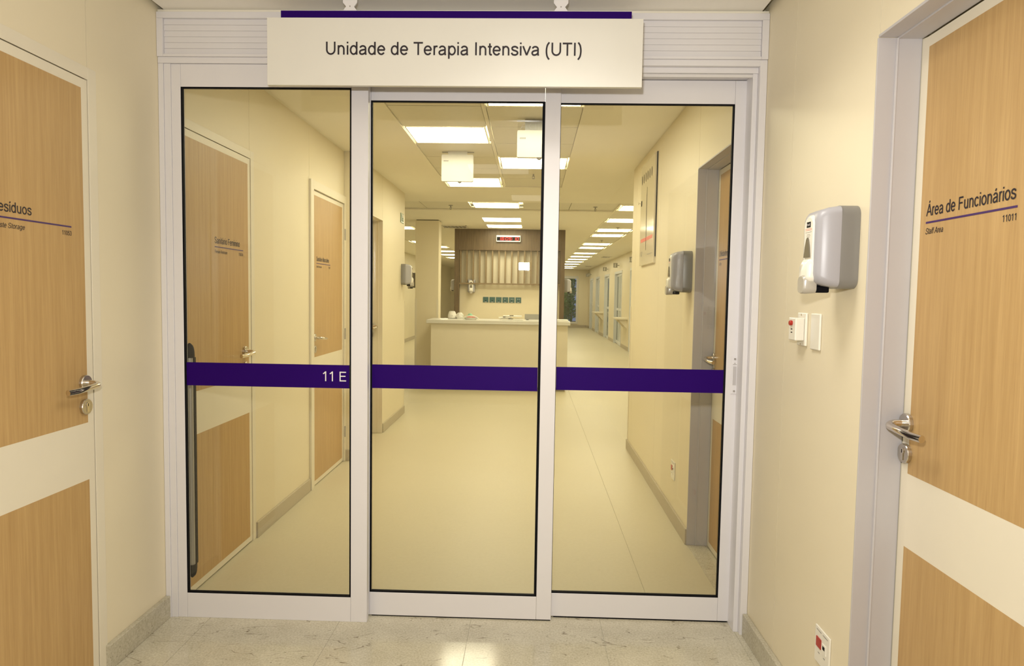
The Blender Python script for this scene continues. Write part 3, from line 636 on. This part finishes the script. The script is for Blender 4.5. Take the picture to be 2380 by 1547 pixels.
# ------------------------------------------------------------------ sanitiser dispenser (local: +x out of the wall)
def make_dispenser():
    e = empty('soap_dispenser', (0, 0, 0))
    MB().loft([rrect(0.0005, -0.066, 0.066, 0.010, 0.246, 0.028), rrect(0.050, -0.066, 0.066, 0.010, 0.246, 0.028), rrect(0.056, -0.063, 0.063, 0.013, 0.243, 0.026)]).build('back_shell', 'plastic_grey', e, True)
    MB().loft([rrect(0.052, -0.0655, 0.0655, 0.014, 0.2435, 0.018), rrect(0.056, -0.066, 0.066, 0.0135, 0.244, 0.024), rrect(0.080, -0.0615, 0.0615, 0.017, 0.240, 0.020), rrect(0.100, -0.0565, 0.0565, 0.024, 0.232, 0.022),
               rrect(0.108, -0.050, 0.050, 0.032, 0.224, 0.024), rrect(0.1125, -0.040, 0.040, 0.046, 0.210, 0.024)]).build('cover', 'plastic_lilac', e, True)
    fp = MB().loft([rrect(0.085, -0.034, 0.034, 0.030, 0.222, 0.026), rrect(0.110, -0.034, 0.034, 0.030, 0.222, 0.026), rrect(0.1165, -0.028, 0.028, 0.036, 0.215, 0.024)]).build('front_panel', 'plastic_white', e, True)
    MB().loft([rrect(0.100, -0.033, 0.033, 0.028, 0.098, 0.015), rrect(0.120, -0.032, 0.032, 0.028, 0.094, 0.015), rrect(0.128, -0.026, 0.026, 0.032, 0.082, 0.014)]).build('lower_bulge', 'plastic_white', fp, True)
    tri = [(-0.020, 0.100), (0.020, 0.100), (0.014, 0.130), (0.006, 0.152), (0, 0.158), (-0.006, 0.152), (-0.014, 0.130)]
    MB().loft([[Vector((x, a, b)) for a, b in tri] for x in (0.112, 0.1205)]).build('sight_window', 'clear_dark', e)
    MB().loft([rrect(0.098, -0.026, 0.026, -0.004, 0.052, 0.014), rrect(0.126, -0.025, 0.025, -0.006, 0.050, 0.016), rrect(0.134, -0.020, 0.020, -0.003, 0.044, 0.014)]).build('push_pad', 'plastic_pad', e, True)
    box('nozzle', 0.058, 0.098, -0.020, 0.020, -0.002, 0.0165, 'black', e, 0.004)
    lb = box('badge', 0.1155, 0.1175, -0.013, 0.013, 0.187, 0.203, 'black', fp, 0.0008)
    text('lettering', 'Purell', fp, 'text_white', (0.1176, -0.0105, 0.1915), (0, 1, 0), (0, 0, 1), width=0.021, cap=0.007)
    for z, y, mm in ((0.1825, 0.022, 'red_soft'), (0.1785, 0.022, 'red_soft'), (0.1725, 0.021, 'label_grey'), (0.166, 0.011, 'label_grey'), (0.162, 0.013, 'label_grey'), (0.158, 0.010, 'label_grey')):
        box('print_line', 0.1162, 0.1168, -y, y, z, z+0.0012, mm, fp)
    return e
DSP = make_dispenser()
dl = [((XR, -0.742, 1.424), math.pi, 'grey and white soap dispenser on the lobby wall beside the staff area door'),
      ((XC, 1.118, 1.420), math.pi, 'grey and white soap dispenser on the corridor wall beside the utility door'),
      ((XJ, 4.735, 1.482), 0.0, 'white soap dispenser at the end of the exit sign wall'),
      ((-0.282, 7.64, 1.474), math.pi, 'soap dispenser on the side of the column next to the counter'),
      ((-0.101, 11.55, 1.462), math.pi, 'small soap dispenser on the pillar beyond the column'),
      ((2.112, 8.96, 1.446), 0.0, 'soap dispenser on the end of the walnut screen facing the patient rooms'),
      ((0.467, 8.998, 1.412), -math.pi/2, 'soap dispenser on the wall under the walnut slats')]
for i, (loc, rz, lab) in enumerate(dl):
    o = DSP if i == 0 else copy_tree(DSP)
    o.location = loc; o.rotation_euler = (0, 0, rz); tag(o, lab, 'soap dispenser', 'soap dispensers')

# ------------------------------------------------------------------ small wall fittings, lobby
er = empty('release_button', (XR, -0.454, 1.246), 'white exit switch box with a red button below the lobby soap dispenser', 'switch')
box('back_plate', XR-0.009, XR-0.0005, -0.488, -0.420, 1.246, 1.357, 'plastic_white', er, 0.003)
box('housing', XR-0.040, XR-0.0095, -0.482, -0.426, 1.264, 1.340, 'plastic_white', er, 0.003)
MB().tube([(XR-0.040, -0.452, 1.322), (XR-0.047, -0.452, 1.322), (XR-0.049, -0.452, 1.322)], [0.0085, 0.0085, 0.007], 16).build('red_button', 'red', er)
for z in (1.251, 1.350): MB().tube([(XR-0.0092, -0.454, z), (XR-0.0105, -0.454, z)], 0.003, 10).build('screw', 'steel', er)
for z in (1.300, 1.289): box('print_mark', XR-0.0406, XR-0.0400, -0.458, -0.446, z, z+0.003, 'black', er)
bp_ = box('blank_plate', XR-0.008, XR-0.0005, -0.592, -0.524, 1.240, 1.357, 'plastic_white', None, 0.003)
tag(bp_, 'plain white cover plate next to the red-button switch', 'wall plate')
def outlet(loc_y, z0, X, w_, h_, label):
    e = empty('wall_outlet', (X, loc_y, z0), label, 'outlet', 'wall outlets')
    box('face_plate', X-0.006, X-0.0005, loc_y-w_/2, loc_y+w_/2, z0, z0+h_, 'plastic_white', e, 0.0015)
    ym = loc_y
    box('red_socket', X-0.0085, X-0.0061, ym+0.004, ym+0.036, z0+h_*0.46, z0+h_*0.46+0.030, 'red', e)
    ds = box('data_port', X-0.0085, X-0.0061, ym-0.030, ym-0.004, z0+h_*0.46-0.004, z0+h_*0.46+0.026, 'plastic_white', e)
    box('port_hole', X-0.0090, X-0.0086, ym-0.024, ym-0.010, z0+h_*0.46+0.010, z0+h_*0.46+0.021, 'black', ds)
    for yy in (ym+0.018, ym-0.018): box('print_mark', X-0.0066, X-0.0061, yy-0.005, yy+0.005, z0+h_*0.30, z0+h_*0.30+0.003, 'label_grey', e)
    for yy in (ym+0.022, ym-0.022): box('print_mark', X-0.0066, X-0.0061, yy-0.016, yy+0.016, z0+h_*0.90, z0+h_*0.90+0.0025, 'label_grey', e)
    return e
outlet(-0.700, 0.268, XR, 0.098, 0.114, 'white outlet plate with red socket low on the lobby wall')
outlet(1.378, 0.268, XC, 0.098, 0.114, 'white outlet plate with dark red socket low on the corridor wall')

# ------------------------------------------------------------------ service cabinet on corridor wall
cb = empty('service_cabinet', (XC-0.01, 2.48, 1.652), 'glossy white service cabinet door with six vent slots and a key in its lock', 'cabinet')
box('body', XC-0.008, XC-0.0005, 2.188, 2.788, 1.654, 2.456, 'cabinet', cb); box('side_gap', XC-0.007, XC-0.0005, 2.1765, 2.1875, 1.70, 2.462, 'black', cb)
box('cabinet_door', XC-0.020, XC-0.0085, 2.184, 2.788, 1.654, 2.458, 'cabinet', cb, 0.001)
for k in range(6):
    y = 2.310 + k*0.0855
    MB().loft([[Vector((x, y+0.011*math.cos(a*math.pi/8)*(1), 2.342+0.036*math.sin(a*math.pi/8))) for a in range(16)] for x in (XC-0.0212, XC-0.0202)]).build('vent_slot', 'black', cb)
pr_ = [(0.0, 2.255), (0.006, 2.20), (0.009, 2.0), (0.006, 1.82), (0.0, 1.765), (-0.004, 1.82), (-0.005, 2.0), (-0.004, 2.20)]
MB().loft([[Vector((x, 2.497+a, b)) for a, b in pr_] for x in (XC-0.0215, XC-0.0202)]).build('black_taper', 'black', cb)  # thin black tapered strip on the face of the cabinet door
lk = box('lock_plate', XC-0.0225, XC-0.0202, 2.722, 2.752, 2.135, 2.178, 'black', cb, 0.001)
MB().tube([(XC-0.022, 2.74, 2.158), (XC-0.045, 2.742, 2.158)], 0.002, 8).build('key', 'steel', lk)
MB().tube([(XC-0.045, 2.742+0.010*math.cos(a*math.pi/6), 2.158+0.010*math.sin(a*math.pi/6)) for a in range(12)], 0.002, 6).build('key_bow', 'steel', lk)
box('red_reflection', XC-0.0209, XC-0.0202, 2.225, 2.740, 1.838, 1.866, 'red_soft', cb)  # flat red strip stands in for a reflection on the glossy door
box('print_mark', XC-0.0209, XC-0.0202, 2.225, 2.43, 1.727, 1.731, 'label_grey', cb)
for k in range(4): box('print_mark', XC-0.0209, XC-0.0202, 2.66, 2.715, 1.722+k*0.012, 1.727+k*0.012, 'label_grey', cb)

# ------------------------------------------------------------------ things hanging in the corridor
def hanging_box(x0, y, z0, z1, label, acrylic=False):
    e = empty('hanging_box', (x0+0.125, y, z0), label, 'light box', 'hanging white boxes')
    MB().loft([[Vector((v.y, y+dy, v.z)) for v in rrect(0, x0, x0+0.255, z0, z1, 0.010)] for dy in (-0.012, 0.028)]).build('box_body', 'sign_white', e)
    box('mount_bar', x0-0.002, x0+0.257, y+0.030, y+0.050, ZC+0.0005, ZC+0.0115, 'label_grey', e)
    box('stem', x0+0.05, x0+0.205, y+0.0, y+0.016, z1-0.004, ZC+0.010, 'sign_white', e)
    zz = z1-0.050 if not acrylic else z1+0.004
    for k in range(5): box('print_mark', x0+0.018+k*0.008, x0+0.023+k*0.008, y-0.0135, y-0.0122, zz-0.006, zz+0.004, 'label_grey', e)
    MB().tube([(x0+0.145, y+0.008, z0), (x0+0.145, y+0.008, z0-0.008), (x0+0.145, y+0.008, z0-0.013)], [0.016, 0.014, 0.006], 12).build('sensor_dome', 'label_grey', e)
    return e
hanging_box(0.799, 2.633, 2.303, 2.515, 'plain white box hanging from the corridor ceiling on the restroom side')
h2 = hanging_box(1.429, 1.654, 2.297, 2.470, 'hanging white box with added clear panel above, its mirrored SAIDA standing in for a reflection')
ap = box('reflection_panel', 1.431, 1.682, 1.646, 1.650, 2.471, 2.536, 'acrylic', h2)
text('lettering', 'SAÍDA', ap, 'text_white', (1.682, 1.6462, 2.476), (-1, 0, 0), (0, 0, 1), width=0.235, cap=0.045, hw=0.016)  # mirrored letters and their panel added in place of a glass reflection
def sprinkler(x, y, label, z=ZC+0.006):
    e = empty('sprinkler', (x, y, z-0.05), label, 'sprinkler', 'ceiling sprinklers')
    MB().tube([(x, y, z), (x, y, z-0.006)], 0.028, 16).build('escutcheon', 'label_grey', e)
    mb = MB().tube([(x, y, z-0.005), (x, y, z-0.03)], 0.007, 8); mb.tube([(x-0.010, y, z-0.028), (x-0.011, y, z-0.042), (x, y, z-0.052)], 0.0025, 6); mb.tube([(x+0.010, y, z-0.028), (x+0.011, y, z-0.042), (x, y, z-0.052)], 0.0025, 6); mb.box(x-0.011, x+0.011, y-0.004, y+0.004, z-0.032, z-0.027)
    mb.build('head', 'label_grey', e); MB().tube([(x, y, z-0.052), (x, y, z-0.054)], 0.013, 12).build('deflector', 'label_grey', e)
sprinkler(1.538, 3.60, 'ceiling sprinkler behind the hanging white boxes', ZC+0.012)
sprinkler(2.348, 5.95, 'ceiling sprinkler past the end of the cabinet wall', ZC+0.016)
sprinkler(2.96, 8.40, 'ceiling sprinkler between panels over the patient room aisle'); sprinkler(2.96, 10.94, 'ceiling sprinkler further along the patient room aisle')
sprinkler(0.46, 5.95, 'ceiling sprinkler in the tiled strip before the column', ZC+0.016)

# exit sign on the left wall
ex = empty('exit_sign', (XJ+0.003, 4.713, 2.185), 'small green and white exit sign on the wall above a soap dispenser', 'sign')
box('plate', XJ+0.0005, XJ+0.005, 4.628, 4.798, 2.185, 2.292, 'green', ex)
box('white_field', XJ+0.005, XJ+0.0056, 4.636, 4.790, 2.192, 2.285, 'plastic_white', ex)
box('door_symbol', XJ+0.0056, XJ+0.0062, 4.642, 4.690, 2.198, 2.279, 'green', ex)
mb = MB().tube([(XJ+0.006, 4.735, 2.262), (XJ+0.0066, 4.735, 2.262)], 0.008, 10); mb.tube([(XJ+0.0058, 4.735, 2.252), (XJ+0.0058, 4.728, 2.228), (XJ+0.0058, 4.712, 2.205)], 0.005, 6); mb.tube([(XJ+0.0058, 4.728, 2.228), (XJ+0.0058, 4.752, 2.205)], 0.005, 6); mb.tube([(XJ+0.0058, 4.712, 2.236), (XJ+0.0058, 4.735, 2.246), (XJ+0.0058, 4.757, 2.236)], 0.004, 6)
mb.build('running_figure', 'green', ex)

# ------------------------------------------------------------------ nurses station
nc = empty('nurses_counter', (1.07, 7.1, 0), 'long cream reception counter with a thick pale top in front of the walnut screen', 'counter')
box('front_panel', 0.080, 2.072, 6.82, 6.845, 0.055, 0.968, 'door_cream', nc)
box('side_panel', 0.080, 0.105, 6.846, 7.42, 0.055, 0.968, 'door_cream', nc); box('side_panel', 2.047, 2.072, 6.846, 7.42, 0.055, 0.968, 'door_cream', nc)
box('back_panel', 0.106, 2.046, 7.395, 7.42, 0.055, 0.968, 'door_cream', nc)
box('plinth', 0.11, 2.04, 6.87, 7.39, 0.0005, 0.0545, 'vinyl_base', nc)
box('countertop', 0.018, 2.104, 6.77, 7.46, 0.969, 1.020, 'sign_white', nc, 0.003)
ws = empty('walnut_screen', (1.14, 8.92, 0), 'dark walnut portal with hanging vertical slats behind the counter', 'screen')
box('post', 0.172, 0.256, 8.86, 8.995, 0.0005, 2.5385, 'walnut', ws); box('post', 2.030, 2.110, 8.86, 8.995, 0.0005, 2.5385, 'walnut', ws)
box('header', 0.2565, 2.0295, 8.862, 8.995, 2.172, 2.5385, 'walnut', ws)
box('bottom_bar', 0.2565, 2.0295, 8.875, 8.960, 1.572, 1.598, 'walnut_slat', ws)
for k in range(16): box('slat', 0.262+0.1128*k, 0.262+0.1128*k+0.026, 8.885, 8.955, 1.5985, 2.1715, 'walnut_slat', ws)
struct(box('wall_station', 0.174, 2.108, 9.0, 9.12, 0.0, 2.5385, 'wall'), 'cream wall behind the walnut slats', 'wall')
ck = empty('digital_clock', (1.117, 8.85, 2.318), 'digital wall clock with red digits on the walnut header', 'clock')
box('case', 0.905, 1.330, 8.815, 8.8615, 2.318, 2.432, 'plastic_white', ck, 0.006)
box('screen', 0.916, 1.319, 8.8125, 8.8148, 2.338, 2.402, 'black', ck)
segs = {'0': 'abcdef', '1': 'bc', '5': 'acdfg', '6': 'acdefg'}
def digit(mb, x, ch, w_=0.044, h_=0.048, zb=2.346):
    t = 0.0075; sl = 0.10
    def q(x0, x1, z0, z1): mb.loft([[Vector((x+a+(z-zb)*sl, yy, z)) for a, z in ((x0, z0), (x1, z0), (x1, z1), (x0, z1))] for yy in (8.8115, 8.8123)])
    R_ = {'a': (0, w_, h_-t, h_), 'b': (w_-t, w_, h_/2, h_), 'c': (w_-t, w_, 0, h_/2), 'd': (0, w_, 0, t), 'e': (0, t, 0, h_/2), 'f': (0, t, h_/2, h_), 'g': (0, w_, h_/2-t/2, h_/2+t/2)}
    for s_ in segs[ch]: a = R_[s_]; q(a[0], a[1], zb+a[2], zb+a[3])
for x, ch in ((0.936, '1'), (0.994, '6'), (1.066, '0'), (1.124, '5'), (1.196, '1'), (1.251, '0')):
    mb = MB(); digit(mb, x, ch); mb.build('digit', 'led', ck)
for x in (1.052, 1.182):
    mb = MB(); mb.box(x, x+0.007, 8.8115, 8.8123, 2.356, 2.363); mb.box(x, x+0.007, 8.8115, 8.8123, 2.377, 2.384); mb.build('colon', 'led', ck)
for k in range(6):
    x = 0.672 + 0.1162*k
    e = empty('socket_plate', (x+0.05, 8.99, 1.255), '%s teal socket plate from the soap dispenser under the walnut slats' % ORD[k], 'socket', 'teal socket plates')
    box('plate', x, x+0.100, 8.990, 8.9995, 1.255, 1.352, 'teal', e, 0.003)
    MB().tube([(x+0.05, 8.990, 1.285), (x+0.05, 8.986, 1.285)], 0.009, 12).build('gas_port', 'black', e)
    box('print_mark', x+0.032, x+0.068, 8.9885, 8.9900, 1.262, 1.268, 'text_white', e)
    if k >= 3:
        for q_ in range(k-2 if k < 5 else 2): MB().tube([(x+0.040+0.03*q_, 8.990, 1.318), (x+0.040+0.03*q_, 8.985, 1.318)], 0.006, 10).build('knob', 'text_white', e)
# column and pillar
col = struct(empty('column', (-0.095, 7.65, 0)), 'cream square column beside the counter', 'column')
box('shaft', -0.28, 0.082, 7.5205, 7.80, 0.0, 2.528, 'wall', col); box('shadow_gap', -0.27, 0.072, 7.53, 7.79, 2.5285, 2.5395, 'dark_gap', col)
for xx in ((-0.284, -0.252), (0.054, 0.086)): box('corner_guard', xx[0], xx[1], 7.517, 7.5203, 0.092, 1.310, 'door_cream', col)
pl2 = struct(empty('pillar', (0.09, 11.6, 0)), 'cream pillar seen between the column and the walnut screen', 'column')
box('shaft', -0.10, 0.24, 11.45, 11.90, 0.0, 2.5385, 'wall', pl2); box('corner_guard', -0.104, -0.06, 11.445, 11.4495, 0.092, 1.330, 'door_cream', pl2)
# ceiling vents
def vent(x0, x1, y0, y1, label, group=None):
    e = empty('ceiling_vent', ((x0+x1)/2, (y0+y1)/2, ZC-0.01), label, 'vent', group)
    box('backing', x0, x1, y0, y1, ZC-0.004, ZC-0.0005, 'label_grey', e)
    mb = MB()
    for a in ((x0, x1, y0, y0+0.02), (x0, x1, y1-0.02, y1), (x0, x0+0.02, y0, y1), (x1-0.02, x1, y0, y1)): mb.box(a[0], a[1], a[2], a[3], ZC-0.010, ZC-0.004)
    mb.build('frame', 'ceil', e)
    for k in range(6):
        xx = x0+0.03+(x1-x0-0.06)*(k+0.5)/6
        box('slat', xx-0.012, xx+0.012, y0+0.02, y1-0.02, ZC-0.009, ZC-0.005, 'smoke', e)
vent(0.0, 0.43, 8.32, 8.70, 'square ceiling vent by the corner of the walnut screen')
vent(3.58, 3.84, 16.45, 16.9, 'ceiling vent near the shelf side of the patient rooms', 'vents by the patient rooms'); vent(3.58, 3.84, 22.5, 22.95, 'ceiling vent close to the garden window wall', 'vents by the patient rooms')

# things on the counter
ZT_ = 1.0205
bag = MB()
random.seed(3)
for cx_, cy_, rx, rz_ in ((0.33, 7.30, 0.075, 0.115), (0.45, 7.28, 0.065, 0.095)):
    secs = []
    for k in range(7):
        u = k/6; rr = rx*(0.75+0.45*math.sin(math.pi*u*0.8))*(1-0.55*u)
        secs.append([Vector((cx_+(rr*(1+0.25*random.uniform(-1, 1)))*math.cos(a*math.pi/7), cy_+(rr*0.8*(1+0.25*random.uniform(-1, 1)))*math.sin(a*math.pi/7), ZT_+rz_*u)) for a in range(14)])
    bag.loft(secs)
bo = bag.build('crumpled_bag', 'paper', None, True); tag(bo, 'crumpled white bag on the counter by the walnut post', 'bag')
bk = empty('basket', (0.65, 7.02, ZT_), 'white oval basket with red contents on the counter', 'basket')
bs = MB(); 
bs.loft([[Vector((0.645+a*math.cos(t*math.pi/12), 7.02+a*0.6*math.sin(t*math.pi/12), z)) for t in range(24)] for a, z in ((0.075, ZT_), (0.105, ZT_+0.030), (0.110, ZT_+0.034))]); bs.build('bowl', 'plastic_white', bk, True)
MB().tube([(0.645-0.115*math.cos(t*math.pi/14), 6.965, ZT_+0.006+0.052*math.sin(t*math.pi/14)) for t in range(15)], 0.008, 10).build('handle_arch', 'plastic_white', bk, True)
for q_ in range(5): MB().tube([(0.585+0.026*q_, 7.02, ZT_+0.030), (0.60+0.026*q_, 7.0, ZT_+0.040), (0.615+0.026*q_, 7.02, ZT_+0.034)], 0.010, 8).build('red_cap', 'red_soft', bk, True)
cl = MB(); secs = []
random.seed(5)
for k in range(5):
    u = k/4; secs.append([Vector((0.61+(0.085*(1-0.75*u)*(1+0.3*random.uniform(-1, 1)))*math.cos(a*math.pi/6), 7.22+0.05*(1-0.7*u)*math.sin(a*math.pi/6), ZT_+0.085*u)) for a in range(12)])
cl.loft(secs); tag(cl.build('folded_cloth', 'mint', None, True), 'mint green cloth heaped behind the white basket', 'cloth')
def slab(x0, x1, y0, y1, z0, z1, rz, label):
    e = empty('clipboard', ((x0+x1)/2, (y0+y1)/2, z0), label, 'clipboard', 'stacked white clipboards')
    box('board', x0, x1, y0, y1, z0, z1, 'plastic_white', e, 0.004); box('clip', x0+(x1-x0)*0.35, x0+(x1-x0)*0.55, y0-0.004, y0+0.02, z1, z1+0.006, 'black', e)
    e.rotation_euler.z = rz
slab(1.08, 1.42, 6.95, 7.20, ZT_+0.0005, ZT_+0.022, 0.03, 'lowest white folder of the stack on the counter')
slab(1.06, 1.24, 6.96, 7.18, ZT_+0.030, ZT_+0.046, -0.02, 'small middle white folder of the stack on the counter')
slab(1.12, 1.40, 6.98, 7.20, ZT_+0.053, ZT_+0.070, 0.02, 'topmost white folder of the stack on the counter')
scn = empty('counter_screen', (1.60, 7.30, ZT_), 'low smoky grey screen standing on the counter', 'screen')
box('panel', 1.44, 1.80, 7.30, 7.308, ZT_+0.006, ZT_+0.088, 'smoke', scn); box('foot', 1.46, 1.50, 7.27, 7.34, ZT_+0.0005, ZT_+0.006, 'black', scn); box('foot', 1.74, 1.78, 7.27, 7.34, ZT_+0.0005, ZT_+0.006, 'black', scn)
bk2 = empty('paper_tray', (1.98, 7.05, ZT_), 'white paper tray at the patient room end of the counter', 'tray')
box('tray_base', 1.86, 2.09, 6.92, 7.20, ZT_+0.0005, ZT_+0.008, 'plastic_white', bk2); box('paper_stack', 1.87, 2.08, 6.93, 7.19, ZT_+0.0085, ZT_+0.022, 'paper', bk2)

# ------------------------------------------------------------------ ward far end: window wall, patient room doors
XW = 4.03
wf = struct(empty('wall_ward_far', (1.0, 26.4, 0)), 'cream far wall of the ward with the garden window', 'wall')
box('wall_panel', -2.05, 2.93, 26.35, 26.55, 0, ZT, 'wall', wf); box('wall_panel', 3.51, 4.2, 26.35, 26.55, 0, ZT, 'wall', wf)
box('wall_panel', 2.93, 3.51, 26.35, 26.55, 0, 0.235, 'wall', wf); box('wall_panel', 2.93, 3.51, 26.35, 26.55, 2.15, ZT, 'wall', wf)
wn = struct(empty('window_1', (3.22, 26.34, 0.235)), 'tall garden window at the end of the patient room aisle', 'window')
for a in ((2.86, 2.945, 0.16, 2.25), (3.495, 3.58, 0.16, 2.25)): box('window_frame', a[0], a[1], 26.32, 26.3495, a[2], a[3], 'sign_white', wn)
box('window_frame', 2.9455, 3.4945, 26.32, 26.3495, 2.14, 2.25, 'sign_white', wn); box('window_sill', 2.9455, 3.4945, 26.30, 26.3495, 0.16, 0.245, 'sign_white', wn)
box('glass_pane', 2.945, 3.495, 26.44, 26.446, 0.246, 2.139, 'glass', wn)
struct(box('ground', -2, 9, 26.6, 34, -0.2, -0.02, 'soil'), 'dark garden soil outside the window', 'ground')
def plant(x, y, h, n, spread, m, label, big=0.16):
    e = empty('garden_plant', (x, y, -0.02), label, 'plant', 'plants outside the window')
    stem = MB()
    lv = []
    for k in range(n):
        u = random.uniform(0.1, 1.0); a = random.uniform(0, 6.28); r = spread*random.uniform(0.15, 1)
        p0 = Vector((x+0.1*r*math.cos(a), y+0.1*r*math.sin(a), h*u*0.75)); p1 = Vector((x+r*math.cos(a), y+r*math.sin(a), h*u+random.uniform(-0.1, 0.15)))
        stem.tube([p0, (p0+p1)/2+Vector((0, 0, 0.06)), p1], 0.006, 5, False)
        d = (p1-p0).normalized(); sd = d.cross(Vector((0, 0, 1))).normalized(); ln = big*random.uniform(0.8, 1.7); wd = ln*random.uniform(0.25, 0.4)
        tip = p1+d*ln+Vector((0, 0, -ln*0.5)); mid = p1+d*ln*0.5+Vector((0, 0, ln*0.05))
        lv.append(([p1, mid+sd*wd, tip, mid-sd*wd, mid+Vector((0, 0, 0.02))], [(0, 1, 4), (1, 2, 4), (2, 3, 4), (3, 0, 4)]))
    stem.tube([(x, y, -0.02), (x, y, h*0.8)], 0.02, 6); stem.build('stems', m, e)
    lm = MB()
    for v, f in lv: lm.add(v, f)
    o = lm.build('leaves', m, e); o['kind'] = 'stuff'
random.seed(11)
plant(3.05, 27.25, 1.6, 90, 0.26, 'leaf', 'broad-leaved green plant outside, closest to the window pane', 0.15); plant(3.40, 28.25, 2.6, 150, 0.30, 'leaf', 'tallest green plant outside the window', 0.18)
plant(3.80, 27.3, 1.0, 90, 0.20, 'leaf_dry', 'low brown dry plant at the foot of the window', 0.14); plant(3.25, 29.4, 2.2, 160, 0.34, 'leaf', 'green plant further out behind the tallest one', 0.20); plant(4.20, 30.6, 1.9, 60, 0.22, 'leaf_dry', 'thin brown stalks outside the window', 0.14)
plant(3.45, 31.4, 2.5, 160, 0.36, 'leaf', 'green bush furthest out in the garden', 0.22)
# patient room wall
wp = struct(empty('wall_ward_right', (XW+0.1, 15, 0)), 'cream wall of the patient rooms', 'wall')
DY = [(12.55, 14.05), (15.55, 17.15), (18.50, 19.90), (21.55, 22.95), (24.2, 25.5)]
y = 3.33
for a, b in DY:
    box('wall_panel', XW, XW+0.2, y, a, 0, ZT, 'wall', wp); box('wall_panel', XW, XW+0.2, a, b, 2.12, ZT, 'wall', wp); y = b
box('wall_panel', XW, XW+0.2, y, 26.349, 0, ZT, 'wall', wp)
names = ['first patient room sliding door, cut off by the cabinet wall', 'patient room sliding door beside the fold-down shelf', 'patient room sliding door with a dark garden view in its glass',
         'narrow-looking patient room sliding door, second from the window wall', 'patient room sliding door next to the garden window wall']
for k, (a, b) in enumerate(DY):
    dr = struct(empty('door_%d' % (10+k), (XW+0.03, (a+b)/2, 0)), names[k], 'door')
    for yy in ((a+0.001, a+0.06), (b-0.06, b-0.001)): box('frame_post', XW-0.012, XW+0.10, yy[0], yy[1], 0.0005, 2.118, 'alu_blue', dr)
    box('frame_head', XW-0.012, XW+0.10, a+0.061, b-0.061, 2.05, 2.118, 'alu_blue', dr)
    # two leaves: near one slid forward, far one set back
    m_ = (a+b)/2
    for (l0, l1, xo, dark) in ((a+0.065, m_+0.03, XW+0.015, k == 2), (m_-0.03, b-0.065, XW+0.055, k == 1)):
        for yy in ((l0, l0+0.06), (l1-0.06, l1)): box('leaf_stile', xo, xo+0.035, yy[0], yy[1], 0.01, 2.045, 'alu_blue', dr)
        for zz in ((0.01, 0.10), (0.98, 1.05), (1.98, 2.045)): box('leaf_rail', xo, xo+0.035, l0+0.0605, l1-0.0605, zz[0], zz[1], 'alu_blue', dr)
        for zz in ((0.101, 0.979), (1.051, 1.979)): box('glass_pane', xo+0.012, xo+0.02, l0+0.0605, l1-0.0605, zz[0], zz[1], 'dark_pane' if dark else 'glass_frost', dr)
    box('back_panel', XW+0.15, XW+0.19, a, b, 0.0, 2.12, 'wall', dr)
for k, (yy, lab) in enumerate(((13.13, 'flag sign above the first patient room door by the cabinet wall'), (16.22, 'flag sign above the patient room door beside the shelf'), (18.96, 'flag sign above the patient room door with the dark glass'), (25.65, 'flag sign above the second-last patient room door'), (24.92, 'flag sign above the patient room door next to the window wall'))):
    e = empty('room_sign', (XW-0.1, yy, 2.20), lab, 'sign', 'patient room flag signs')
    box('panel', XW-0.170, XW-0.055, yy, yy+0.012, 2.215, 2.345, 'smoke', e); box('arm', XW-0.056, XW-0.0005, yy+0.002, yy+0.010, 2.27, 2.29, 'smoke', e)
    box('print_mark', XW-0.135, XW-0.100, yy-0.001, yy-0.0002, 2.235, 2.325, 'sign_white', e)
def shelf(y0, y1, label):
    e = empty('wall_shelf', (XW-0.15, (y0+y1)/2, 0.70), label, 'shelf', 'fold-down wall shelves')
    box('board', XW-0.30, XW-0.0005, y0, y1, 0.80, 0.835, 'door_cream', e)
    for yy in (y0+0.08, y1-0.10):
        MB().loft([[Vector((x, yv, z)) for x, z in ((XW-0.001, 0.799), (XW-0.24, 0.799), (XW-0.001, 0.56))] for yv in (yy, yy+0.02)]).build('bracket', 'door_cream', e)
shelf(14.35, 15.25, 'cream fold-down shelf between the first two patient room doors'); shelf(20.2, 21.2, 'cream fold-down shelf further along the patient room wall')
for k, (a, b) in enumerate(((3.34, 12.54), (14.06, 15.54), (17.16, 18.49), (19.91, 21.54), (22.96, 24.19), (25.51, 26.34))):
    bb('baseboard_patient_%s' % 'abcdef'[k], XW-0.012, XW-0.0005, a, b, 0.10, 'vinyl_base', 'vinyl skirting of the patient room wall')
